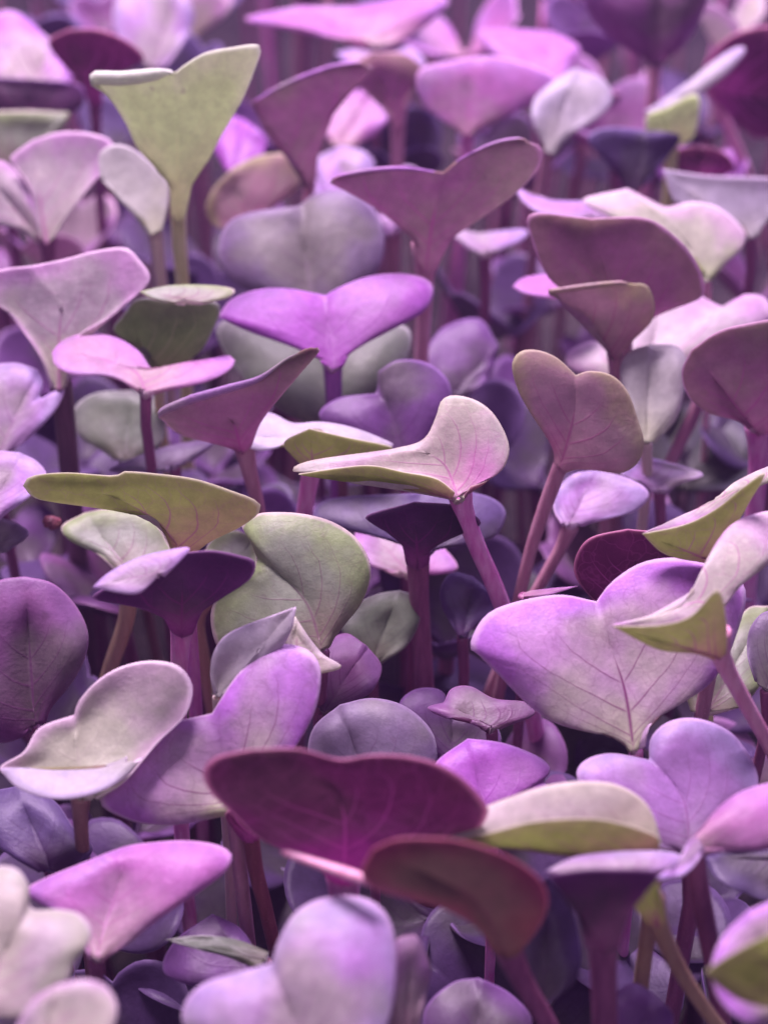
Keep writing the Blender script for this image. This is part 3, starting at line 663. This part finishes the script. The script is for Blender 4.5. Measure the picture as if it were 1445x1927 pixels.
plant('leaf with a grey-lilac lip and a near-black underside on a magenta stem', [
  B('darkplum', (342, 1195), 4, [(322,1185),(296,1150),(230,1132),(178,1118),(345,1040),(400,1036),(450,1045),(480,1058),(470,1090),(420,1122),(385,1145),(364,1190)], v='U', k=.8, bulge=.08, wave=2),
  B('lilac', (300, 1080), 2, [(290,1092),(255,1118),(174,1106),(205,1078),(255,1052),(310,1037),(357,1031),(338,1058),(312,1082)], k=-.6, bulge=.05, h=1.35, wave=1)],
  [(344,1165,58),(340,1210,42),(337,1280,36)], 'magenta', .6, G_MID)
plant('green-grey leaf lying under the olive one at the left', [
  B('sage', (245, 1085), 4, [(228,1082),(180,1040),(130,1015),(117,990),(160,965),(210,958),(280,970),(315,1020),(330,1060),(270,1085)], k=-.6, bulge=.08)], [(245,1092,38),(238,1165,36),(212,1245,34)], 'ochre', -.1, G_MID)
plant('pale olive leaf between the dark underside and the sage leaf', [
  B('sage', (420, 1110), 4, [(405,1100),(385,1050),(400,1015),(440,998),(475,1010),(485,1050),(470,1080),(440,1105)], k=-.4, bulge=.05)], [(415,1108,26),(374,1160,30),(382,1235,30),(397,1320,30)], 'ochre', -.2, G_MID)
plant('bright lilac leaf cut by the left edge at mid height', [
  B('lilac', (-25, 985), 4, [(-40,980),(-80,930),(-60,870),(-10,850),(38,852),(72,870),(88,898),(60,932),(0,975)], k=-.5, bulge=.1)], None, 'plum', .3, G_MID)
plant('slate leaf edge just below the bright lilac one at the left edge', [
  B('grey', (-20, 1050), 3, [(-40,1050),(-60,1000),(-10,975),(35,985),(55,1005),(20,1035)], k=-.5, bulge=.1)], None, 'plum', .0, G_MID)
plant('lilac pointed leaf at the left edge beneath the white-pink funnel', [
  B('lilac', (-5, 865), 5, [(-30,860),(-70,800),(-70,720),(-20,690),(30,683),(70,695),(82,720),(78,750),(121,728),(108,768),(60,820),(10,860)], k=-.3, bulge=.08)], None, 'plum', .2, G_MID)
plant('brown funnel leaf with a pink lit lip left of centre', [
  B('mauvedark', (456, 850), 5, [(440,838),(400,832),(340,818),(308,792),(304,770,0,14),(360,744,0,16),(430,725,0,14),(490,708,0,10),(545,672,0,8),(604,650,0,4),(570,695),(525,745),(492,790),(475,835)],
    v='U', k=.8, bulge=.08, wave=1, n2=0, spine=[(440,790)])],
  [(458,830,50),(468,880,36),(485,950,30),(492,1010,29)], 'rose', .6, G_MID)
plant('ladle-shaped pink leaf with upturned end left of centre', [
  B('magenta', (275, 745), 4, [(255,728),(200,708),(140,705),(105,688),(98,664),(120,640),(168,627),(220,636),(262,662),(290,697),(345,703),(392,690),(425,668),(443,682),(420,705),(370,724),(310,730)], k=-1.0, bulge=.05, wave=1, frac=.9, spine=[(250,700),(160,668)])],
  [(275,735,26),(275,800,24)], 'plum', .8, G_MID)
plant('dark green leaf underside with a white strip on top', [
  B('dgreen', (300, 705), 3, [(288,695),(270,650),(215,622),(235,590),(262,562),(330,566),(412,572),(397,630),(372,665),(325,690)][:10], v='U', k=.7, bulge=.06),
  B('sage', (350, 568), 2, [(330,572),(285,562),(263,549),(320,538),(395,537),(441,545),(430,560),(385,572)], k=-.9, bulge=.03, wave=1, h=1.3)],
  [(298,700,26),(300,760,22)], 'green', .4, G_MID)
plant('white-pink funnel leaf with wavy top at the left edge', [
  B('palepink', (112, 735), 7, [(98,725),(75,670),(40,620),(0,575),(-50,550),(-60,530),(0,508),(60,500),(120,488,-4),(180,472),(236,466),(262,488),(284,525),(250,562),(200,600),(155,625),(135,660),(126,725)],
    k=.1, bulge=-.04, wave=6, spine=[(112,640),(118,570)])],
  [(114,715,50),(122,780,46),(130,870,44)], 'dark', .55, G_MID)
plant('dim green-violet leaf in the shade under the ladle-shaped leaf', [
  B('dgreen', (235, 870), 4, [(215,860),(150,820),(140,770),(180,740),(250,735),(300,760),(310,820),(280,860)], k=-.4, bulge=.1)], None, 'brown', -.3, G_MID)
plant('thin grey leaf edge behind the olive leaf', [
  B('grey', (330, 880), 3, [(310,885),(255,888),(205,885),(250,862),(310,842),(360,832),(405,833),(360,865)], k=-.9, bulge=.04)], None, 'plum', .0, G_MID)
plant('vivid violet bow-shaped leaf on a purple stem above centre', [
  B('vivid', (625, 700), 5, [(608,685),(590,660),(540,645),(465,622),(413,597,0),(432,566),(480,546),(540,543),(612,556,-8),(645,538),(695,520),(755,515),(803,526),(816,550),(800,584),(752,612),(700,636),(665,655),(645,690)][:5] +
    [(413,594,0),(432,566),(480,546),(540,543),(612,556,-8),(645,538),(695,520),(755,515),(803,526),(816,550),(800,584),(752,612),(700,636),(665,655),(645,690)],
    k=-.35, bulge=.08, wave=2, n2=9, spine=[(620,640),(615,600)])],
  [(626,672,46),(627,720,38),(630,790,34)], 'violet', .65, G_MID)
plant('large dim grey-green leaf in the shade behind the vivid violet bow', [
  B('dgreen', (640, 810), 6, [(620,800),(540,780),(470,725),(420,660),(408,615),(450,600),(610,600),(700,610),(765,615),(772,655),(745,705),(700,750),(660,805)], k=-.5, bulge=.1)], None, 'brown', .05, G_MID)

# ---- back rows
plant('tall yellow-green funnel leaf, tallest on the left', [
  B('green', (337, 420), 7, [(322,395),(318,345),(298,305),(260,278),(235,228),(203,180),(172,138,0,22),(332,131,0,0),(345,124),(385,100),(432,90),(489,86),(480,130),(455,190),(418,252),(392,292),(360,325),(352,395)][:7] +
    [(230,135,0,26),(290,130,0,22),(333,134,0,0),(345,124),(385,100),(432,90),(489,86),(480,130),(455,190),(418,252),(400,288),(368,330),(352,395)],
    v='U', k=.75, bulge=.04, wave=2, n2=9, spine=[(335,330),(334,220)])],
  [(336,380,36),(337,440,32),(345,550,29),(350,680,28)], 'green', 1.3, G_BACK)
plant('pale grey-green funnel leaf beside the tall yellow-green one', [
  B('whitegreen', (290, 440), 3, [(275,430),(262,405),(228,372),(188,334),(188,290),(215,272),(250,280),(290,312),(316,345),(316,392),(305,435)], k=.0, bulge=-.03, wave=2)],
  [(290,415,38),(296,470,30),(306,560,28)], 'cream', .9, G_BACK)
plant('pink-violet patched funnel leaf at the left edge on a plum stem', [
  B('palepink', (88, 460), 4, [(78,445),(55,350),(30,315),(22,295),(62,264),(112,249),(172,251),(213,270),(202,312),(170,352),(132,402),(104,445)], k=.0, bulge=-.05, wave=2),
  B('palepink', (80, 455), 3, [(72,448),(30,425),(-30,415),(-40,310),(0,302),(30,322),(52,362),(86,445)], k=.1, h=.5)],
  [(90,445,40),(94,500,28),(98,580,26)], 'plum', .55, G_BACK)
plant('grey-green flat leaf cut by the left edge in the back', [
  B('sage', (10, 320), 4, [(-5,310),(-60,280),(-50,220),(30,208),(132,212),(122,235),(85,262),(35,300)], k=.1, bulge=.04)], None, 'plum', .3, G_BACK)
plant('dim plum funnel leaf behind the pink-violet patched one', [
  B('plum', (180, 200), 4, [(168,185),(152,150),(118,120),(92,78),(130,54),(190,56),(245,80),(272,112),(225,128),(195,150),(190,190)], v='U', k=.7, bulge=.05)],
  [(179,180,32),(181,230,24),(186,330,22)], 'plum', .8, G_BACK)
plant('mauve funnel leaf slanting up to the right', [
  B('mauve', (580, 350), 3, [(568,330),(550,300),(508,258),(472,190,0,4),(560,146,0,8),(640,120,0,8),(700,122,0,4),(665,160),(638,190),(620,235),(602,275),(594,335)], v='U', k=.75, bulge=.05, wave=2)],
  [(582,320,36),(582,355,26),(577,420,24)], 'pink', .8, G_BACK)
plant('bright pink fan leaf on a magenta stem at the back', [
  B('magenta', (880, 255), 5, [(866,245),(835,228),(800,200),(783,155),(800,125),(885,108,-4),(930,106),(1005,125),(1052,155),(1015,190),(960,215),(895,245)], k=.1, bulge=.05, wave=3)],
  [(880,225,30),(878,290,26),(874,360,24)], 'magenta', .75, G_BACK)
plant('lilac leaf with a dark notch left of the bright pink fan', [
  B('mauve', (748, 240), 4, [(738,225),(715,195),(680,165),(650,130),(700,98),(760,100),(795,130),(775,175),(760,225)], v='U', k=.4),
  B('lilac', (720, 140), 2, [(700,140),(660,125),(632,100),(700,78),(765,85),(800,120),(760,138)], k=-1.0, h=.75)],
  [(748,210,36),(748,270,28),(747,340,26)], 'rose', .6, G_BACK)
plant('pale lilac-white drooping leaf right of the bright pink fan', [
  B('white', (1035, 290), 4, [(1025,275),(1008,245),(1000,205),(1020,165),(1082,128),(1135,150),(1152,188),(1125,222),(1070,252),(1045,285)], k=.0, bulge=.08)],
  [(1033,275,32),(1022,330,28),(1012,400,26)], 'rose', .65, G_BACK)
plant('broad brown-mauve bow leaf on a bright pink stem', [
  B('mauve', (800, 510), 5, [(780,470),(768,425),(705,385),(650,355),(620,336,0,6),(700,318,0,8),(835,322,-6,4),(870,294,0,4),(930,268,0,6),(985,260,0,6),(1019,278),(1012,318),(965,368),(905,408),(855,435),(832,470),(822,505)][:0] or
    [(780,475),(768,425),(705,385),(650,355),(620,336,0,5),(700,318,0,7),(765,315,0,6),(835,322,-6,3),(870,294,0,4),(930,268,0,6),(985,260,0,6),(1019,280),(1012,318),(965,368),(905,408),(858,435),(838,470),(822,505)],
    v='U', k=.75, bulge=.06, wave=2, n2=7, spine=[(812,430),(825,370)])],
  [(802,460,64),(800,520,40),(797,600,32),(792,700,30)], 'pink', .95, G_BACK)
plant('round dark grey leaf with a purple rim behind the vivid violet bow', [
  B('grey', (590, 580), 6, [(565,575),(500,560),(440,530),(412,480),(425,425),(470,400),(562,388,-6),(600,362),(655,360),(700,388),(722,440),(715,500),(680,545),(615,575)], k=-.2, bulge=.14)], None, 'plum', .3, G_BACK)
plant('olive-brown leaf in the shade beside the mauve funnel', [
  B('dusty', (470, 440), 4, [(440,435),(405,425),(388,395),(402,355),(440,315),(492,292),(560,290),(592,318),(555,355),(500,390)], v='U', k=.2, bulge=.08)], None, 'plum', .1, G_BACK)
plant('small lilac leaf behind the round dark grey one', [
  B('lilac', (655, 380), 3, [(640,375),(600,340),(595,300),(640,275),(685,285),(705,315),(670,360)], k=-.4, bulge=.1)], None, 'plum', .1, G_BACK)
plant('broad mauve-brown leaf with a lilac strip on the right', [
  B('mauvedark', (1175, 640), 5, [(1150,610),(1080,560),(1030,520),(1000,450),(1000,402),(1110,410,-6),(1212,410),(1270,445),(1308,490),(1325,535),(1315,562),(1240,590),(1200,625)], v='U', k=.6, bulge=.08),
  B('lilac', (1110, 410), 3, [(1090,414),(1020,402),(985,380),(966,350),(1000,370),(1050,379),(1120,382),(1192,388),(1215,412),(1160,416)], k=-1.1, bulge=.03, h=.82, wave=1)],
  [(1175,630,36),(1175,700,28)], 'rose', .75, G_BACK)
plant('white heart leaf on a thin pink stem at the right', [
  B('cream', (1330, 530), 6, [(1320,510),(1300,475),(1250,440),(1200,405),(1140,400),(1095,376),(1180,355,0),(1225,378),(1255,390),(1300,380),(1350,390),(1395,428),(1399,460),(1370,490),(1338,515)], k=-.2, bulge=.07, wave=3, spine=[(1290,450)])],
  [(1330,520,18),(1331,560,15),(1332,620,14)], 'pink', .55, G_BACK)
plant('pale pink wide leaf cut by the right edge', [
  B('white', (1410, 450), 3, [(1398,430),(1345,382),(1272,380),(1247,318),(1330,330),(1440,334),(1520,342),(1500,390),(1450,410),(1425,445)], k=.0, bulge=-.04, wave=3)], None, 'plum', .5, G_BACK)
plant('small dark plum leaf above the pale wide one', [
  B('plum', (1330, 335), 3, [(1290,330),(1245,315),(1262,285),(1310,272),(1360,285),(1382,315),(1355,335)], v='U', k=.4)], None, 'plum', .35, G_BACK)
plant('blurred dark violet leaf right of the pale drooping one', [
  B('slate', (1190, 360), 4, [(1175,345),(1140,305),(1105,262),(1140,240),(1220,245),(1278,255),(1260,290),(1215,345)], k=.3, bulge=.05)], None, 'plum', .4, G_BACK)
plant('blurred leaf with a long white edge and a lime underside', [
  B('green', (1262, 270), 3, [(1235,262),(1215,245),(1218,215),(1245,205),(1312,178),(1308,250),(1285,268)], v='U', k=.6),
  B('white', (1290, 180), 2, [(1280,190),(1250,205),(1212,212),(1250,188),(1310,148),(1350,110),(1385,90),(1402,94),(1370,135),(1320,172)], k=-.7, h=.9, wave=1)],
  [(1262,262,34),(1262,320,26)], 'green', .8, G_BACK)
plant('blurred seedling with a slanting pink stem at the right', [
  B('plum', (1335, 165), 4, [(1320,150),(1330,110),(1390,60),(1480,60),(1500,200),(1445,260),(1390,240),(1350,190)], v='U', k=.6)],
  [(1332,160,26),(1360,220,23),(1398,305,22)], 'pink', .6, G_BACK)
plant('blurred magenta funnel leaf at the top right', [
  B('plumtop', (1235, 130), 4, [(1215,100),(1160,80),(1110,30),(1110,-30),(1240,-50),(1330,-30),(1320,30),(1290,80),(1250,105)], v='T', k=.4)],
  [(1236,90,30),(1230,150,26)], 'pink', 1.0, G_BACK)
plant('blurred bright violet leaf behind the bright pink fan', [
  B('magenta', (1010, 165), 4, [(990,150),(930,110),(900,60),(960,55),(1040,60),(1090,90),(1070,130),(1030,160)], k=-.8)], None, 'rose', .5, G_BACK)
plant('blurred long pink leaf at the top centre', [
  B('magenta', (700, 90), 4, [(680,80),(600,65),(520,50),(460,35),(560,12),(680,10),(780,-10),(845,0),(800,50),(740,85)], k=-.6, wave=8)], None, 'rose', .9, G_BACK)
plant('blurred pale violet leaf at the top left of centre', [
  B('lilac', (290, 130), 4, [(270,120),(225,80),(215,10),(260,-40),(340,-30),(365,30),(340,90),(310,125)], k=-.2)], None, 'rose', .4, G_BACK)
plant('blurred pale lilac leaf at the top left corner', [
  B('lilacpale', (60, 190), 4, [(40,180),(-20,140),(-40,60),(20,20),(90,70),(140,130),(110,180)], k=-.3)], None, 'rose', .5, G_BACK)
plant('blurred dark leaf band at the upper left edge', [
  B('purple', (60, 240), 3, [(20,225),(-40,200),(-40,150),(60,148),(150,160),(155,200),(100,225)], v='U', k=.2)], None, 'plum', .55, G_BACK)
plant('bright violet leaf glimpsed right of the tall yellow-green funnel', [
  B('vivid', (440, 330), 3, [(425,315),(400,270),(425,220),(460,225),(500,260),(490,300),(460,325)], k=-.5)], None, 'plum', .1, G_BACK)
plant('pink leaf glimpsed between the mauve funnel and the pink fan', [
  B('magenta', (640, 280), 3, [(625,270),(605,235),(640,180),(700,165),(735,200),(715,245),(670,275)], k=-.5)], None, 'plum', .2, G_BACK)
plant('dark violet arched leaf low right of the vivid violet bow', [
  B('purple', (850, 750), 4, [(830,735),(800,680),(830,620),(900,600),(938,650),(925,700),(885,745)], k=-.4)], None, 'plum', -.4, G_BACK)
plant('thin violet leaf edge right of the bright pink stem', [
  B('lilac', (910, 480), 3, [(890,470),(860,450),(845,430),(900,440),(985,432),(985,450),(940,470)], k=-1.0, wave=1)], None, 'plum', .2, G_BACK)

plant('thin pink leaf sliver showing above the left lobe of the large lilac heart', [
  B('magenta', (985, 1122), 2, [(985,1124),(1035,1119),(1087,1103),(1040,1107),(1000,1112),(984,1118)], k=-1.0, bulge=.02, wave=1, thick=3, fleshy=.3)], None, 'plum', .25, G_MID)

def husk(label, x, y, h, w, hh):
    """a split seed coat caught among the stems: a dented, ridged shell"""
    D = depth_at(x, y, h); c = to_world(np.array([[x, y, 0]]), D)[0]
    nu, nv = 28, 18; V = []; Fc = []
    r = w / 2 * D / F
    for j in range(nv + 1):
        ph = math.pi * j / nv
        for i in range(nu):
            th = 2 * math.pi * i / nu
            q = 1 + .07 * math.sin(3 * th + 1) * math.sin(ph) + .05 * math.sin(7 * th + 4 * ph) - .35 * math.exp(-((th - 4.2) ** 2) / .08) * math.sin(ph)
            V.append((r * q * math.sin(ph) * math.cos(th), r * .8 * q * math.sin(ph) * math.sin(th), r * hh * q * math.cos(ph)))
    for j in range(nv):
        for i in range(nu):
            Fc.append((j * nu + i, (j + 1) * nu + i, (j + 1) * nu + (i + 1) % nu, j * nu + (i + 1) % nu))
    me = bpy.data.meshes.new('seed_husk'); me.from_pydata(V, [], Fc); me.update()
    me.polygons.foreach_set('use_smooth', [True] * len(Fc)); me.materials.append(smat('red'))
    o = link('seed_husk', me); o.location = c; o.rotation_euler = (.5, .3, .4)
    o['label'] = label; o['category'] = 'seed husk'
husk('reddish brown seed husk caught in the dark left of the green-grey leaf', 98, 984, .1, 36, .75)
# ------------------------------------------------------------------ soil
def soil():
    n = 90; X0, X1, Y0, Y1 = -60, 60, -20, 130
    xs = np.linspace(X0, X1, n); ys = np.linspace(Y0, Y1, n)
    rng = np.random.RandomState(3)
    z = rng.uniform(-.12, .12, (n, n))
    V = [(x, y, float(z[i, j])) for i, x in enumerate(xs) for j, y in enumerate(ys)]
    Fc = [(i * n + j, (i + 1) * n + j, (i + 1) * n + j + 1, i * n + j + 1) for i in range(n - 1) for j in range(n - 1)]
    me = bpy.data.meshes.new('soil'); me.from_pydata(V, [], Fc); me.update()
    me.polygons.foreach_set('use_smooth', [True] * len(Fc))
    m = bpy.data.materials.new('dark_soil'); m.use_nodes = True; nt = m.node_tree; pr = nt.nodes['Principled BSDF']
    tc = N(nt, 'ShaderNodeTexCoord'); a = N(nt, 'ShaderNodeTexNoise'); nt.links.new(tc.outputs['Object'], a.inputs['Vector'])
    a.inputs['Scale'].default_value = 6; a.inputs['Detail'].default_value = 8
    nt.links.new(MIXC(nt, MAPR(nt, a.outputs[0], .3, .7), (.012, .009, .010), (.06, .045, .04)), pr.inputs['Base Color'])
    pr.inputs['Roughness'].default_value = .95
    bp = N(nt, 'ShaderNodeBump'); bp.inputs['Distance'].default_value = .2; nt.links.new(a.outputs[0], bp.inputs['Height']); nt.links.new(bp.outputs[0], pr.inputs['Normal'])
    me.materials.append(m)
    o = link('soil', me); o['kind'] = 'structure'
soil()

# ------------------------------------------------------------------ seedlings between and behind the ones traced above
HEART = [(-8, -4), (-30, -30), (-85, -60), (-128, -110), (-140, -165), (-112, -212), (-60, -226), (-18, -212), (0, -196),
         (18, -212), (60, -228), (112, -214), (140, -165), (128, -108), (85, -58), (30, -30), (8, -4)]
def proto(i, c, scol, height, spread, size, rng):
    root = link('seedling', None); root.empty_display_size = .3
    lean = rng.uniform(-.3, .3)
    z = np.linspace(-.15, height, 14)
    path = np.stack([lean * (z / height) ** 2, .15 * np.sin(z * .6 + i), z], 1)
    me = tube_mesh('stem', path, np.linspace(.055, .07, 14), smat(scol), 10); link('stem', me, root)
    top = path[-1]
    for q in (0, 1):
        sx = size * rng.uniform(.85, 1.15); sy = size * rng.uniform(.8, 1.1)
        mm = [(x * sx, y * sy, 0, 0) for x, y in HEART]
        dz = rng.uniform(25, 70)
        mm = [(x, y, dz * abs(x) / 140 * (1 if q == 0 else 1), 0) for x, y, _, _ in mm]
        me = blade_mesh('cotyledon', (0, 0), mm, 8, k=0, v='T', bulge=rng.uniform(-.05, .12), wave=9, seed=i * 5 + q, proj=to_local, c=c,
                        thick=8, NH=22, NS=11, crease=-12)
        # the mesh stands in XZ with its upper side toward +Y: lean it out by the spread angle, then turn
        co = np.empty(len(me.vertices) * 3); me.vertices.foreach_get('co', co); co = co.reshape(-1, 3)
        a = math.radians(spread + rng.uniform(-14, 14))           # 0 = upright, 90 = flat
        y = co[:, 1] * math.cos(a) - co[:, 2] * math.sin(a); zz = co[:, 1] * math.sin(a) + co[:, 2] * math.cos(a)
        rz = q * math.pi + rng.uniform(-.35, .35)
        x2 = co[:, 0] * math.cos(rz) - y * math.sin(rz); y2 = co[:, 0] * math.sin(rz) + y * math.cos(rz)
        me.vertices.foreach_set('co', np.stack([x2 + top[0], y2 + top[1], zz + top[2] - .03], 1).ravel()); me.update()
        link('cotyledon', me, root)
    return root
def copy_tree(src):
    r = src.copy(); col.objects.link(r)
    for ch in src.children:
        d = ch.copy(); col.objects.link(d); d.parent = r
    return r
rng = random.Random(11)
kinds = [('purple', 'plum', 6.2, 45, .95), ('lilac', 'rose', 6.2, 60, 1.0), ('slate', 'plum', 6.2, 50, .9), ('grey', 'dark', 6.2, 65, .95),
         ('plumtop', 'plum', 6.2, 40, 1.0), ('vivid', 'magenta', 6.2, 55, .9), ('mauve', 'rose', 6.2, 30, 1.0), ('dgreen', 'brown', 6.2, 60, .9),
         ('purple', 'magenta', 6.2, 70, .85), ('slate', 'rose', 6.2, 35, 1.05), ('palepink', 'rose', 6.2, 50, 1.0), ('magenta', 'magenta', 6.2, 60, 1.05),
         ('deep', 'plum', 6.2, 55, 1.0), ('deep', 'dark', 6.2, 65, 1.1), ('shadegreen', 'dark', 6.2, 60, 1.0), ('deep', 'plum', 6.2, 40, 1.05),
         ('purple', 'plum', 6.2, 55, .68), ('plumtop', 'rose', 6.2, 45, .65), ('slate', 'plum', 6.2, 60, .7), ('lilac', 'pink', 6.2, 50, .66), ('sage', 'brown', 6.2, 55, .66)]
TINT = ['dusky purple', 'pale lilac', 'slate-violet', 'grey-violet', 'plum', 'bright violet', 'mauve', 'dark green', 'purple', 'slate-violet', 'pale pink', 'pink',
        'shade-tinted purple', 'shade-tinted violet', 'shade-tinted green', 'shade-tinted plum', 'small dusky purple', 'small plum', 'small slate-violet', 'small lilac', 'small sage green']
def head(t):
    w = t.split(); out = []
    for k, q in enumerate(w):
        if k > 2 and q in ('on', 'behind', 'at', 'with', 'in', 'below', 'beside', 'right', 'left', 'under', 'lying', 'seen', 'from', 'cut', 'across', 'running', 'rising', 'just', 'of', 'between', 'standing',
                           'tucked', 'glimpsed', 'edge', 'beneath', 'low', 'above', 'over', 'to', 'leaf', 'seedling', 'slanting', 'folded'):
            if q in ('leaf', 'seedling'): out.append(q)
            break
        out.append(q)
    return ' '.join(out).rstrip(',')
SEEN = {}
def describe(i, X, Y, Z, where):
    v = np.array([X, Y, Z]) - CAMP
    dep = v @ FWD; px = PW / 2 + F * (v @ RIGHT) / dep; py = PH / 2 - F * (v @ UP) / dep
    best = sorted(ANCHORS, key=lambda a: (a[0] - px) ** 2 + (a[1] - py) ** 2)[:3]
    for far in ('', 'farther '):
        for a in best:
            dx, dy = px - a[0], py - a[1]
            rel = ('right of' if dx > 0 else 'left of') if abs(dx) > abs(dy) * .8 else ('below' if dy > 0 else 'above')
            t = '%s seedling %s, %s%s the %s' % (TINT[i], where, far, rel, head(a[2]))
            if len(t.split()) <= 16 and t not in SEEN:
                SEEN[t] = 1; return t
    return '%s seedling %s' % (TINT[i], where)
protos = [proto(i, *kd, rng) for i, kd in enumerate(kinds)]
used = set()
def put(i, x, y, top, rz, label, group):
    p = protos[i]
    o = p if i not in used else copy_tree(p)
    used.add(i)
    o.location = (x, y, 0)
    o.rotation_euler = (0, 0, rz)
    s = (top) / 6.2
    o.scale = (1.0, 1.0, 1.0)
    o.location.z = top - 6.2                    # the foot sits below the soil surface when the seedling is short
    o['label'] = describe(i, x, y, top, label); o['category'] = 'seedling'; o['group'] = group
    return o
# low ones between the stems: a deep layer of leaves with shade put into their colour, then a middle layer that shows through the gaps
def layer(y0, y1, dy, dx, lo, hi, pick, label, group):
    yy = y0
    while yy < y1:
        half = math.hypot(yy, 7.9) * .255 + .5
        x = -half + rng.uniform(0, .6)
        while x < half:
            put(rng.choice(pick), x + rng.uniform(-.3, .3), yy + rng.uniform(-.35, .35), CANOPY - rng.uniform(lo, hi), rng.uniform(0, 6.28), label, group)
            x += dx
        yy += dy
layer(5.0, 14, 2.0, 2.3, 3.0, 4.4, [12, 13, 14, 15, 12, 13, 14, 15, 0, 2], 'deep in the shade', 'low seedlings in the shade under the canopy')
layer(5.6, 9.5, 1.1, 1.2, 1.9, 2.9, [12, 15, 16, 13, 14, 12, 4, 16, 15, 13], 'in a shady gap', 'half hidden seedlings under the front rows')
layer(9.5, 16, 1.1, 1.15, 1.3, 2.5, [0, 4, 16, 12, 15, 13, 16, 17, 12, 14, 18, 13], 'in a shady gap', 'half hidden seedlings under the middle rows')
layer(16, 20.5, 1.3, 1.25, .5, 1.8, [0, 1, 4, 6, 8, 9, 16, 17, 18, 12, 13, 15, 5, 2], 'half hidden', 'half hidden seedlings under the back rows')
# the blurred canopy at the back
yy = 20.3
while yy < 40:
    half = (math.hypot(yy, 7.9)) * .25 + .4
    x = -half + rng.uniform(0, .6)
    while x < half:
        X, Y = x + rng.uniform(-.4, .4), yy + rng.uniform(-.4, .4)
        put(rng.choice([1, 5, 6, 10, 11, 5, 1, 0, 4, 8, 2, 16, 17, 19, 0, 9]), X, Y, CANOPY - rng.uniform(-.1, .8) + max(0, yy - 30) * .05, rng.uniform(0, 6.28),
            'blurred at the back', 'blurred seedlings at the back')
        x += 1.65 if yy < 30 else 2.0
    yy += 1.75 if yy < 30 else 2.6
for i in range(len(protos)):
    if i not in used:
        for ch in list(protos[i].children): bpy.data.objects.remove(ch)
        bpy.data.objects.remove(protos[i])

# ------------------------------------------------------------------ added violet haze, lifts the far darks like lens glow
bmv = [(x, y, z) for x in (-58, 58) for y in (-19, 128) for z in (-1.2, 60)]
fz = [(0, 1, 3, 2), (4, 6, 7, 5), (0, 4, 5, 1), (2, 3, 7, 6), (0, 2, 6, 4), (1, 5, 7, 3)]
hm = bpy.data.meshes.new('haze'); hm.from_pydata(bmv, [], fz); hm.update()
hmat = bpy.data.materials.new('haze'); hmat.use_nodes = True; hn = hmat.node_tree
for n_ in list(hn.nodes): hn.nodes.remove(n_)
pv = N(hn, 'ShaderNodeVolumePrincipled'); pv.inputs['Color'].default_value = (.66, .42, 1, 1); pv.inputs['Density'].default_value = .0016
pv.inputs['Anisotropy'].default_value = .2
ho = N(hn, 'ShaderNodeOutputMaterial'); hn.links.new(pv.outputs[0], ho.inputs['Volume'])
hm.materials.append(hmat)
hz = link('haze', hm); hz['kind'] = 'stuff'
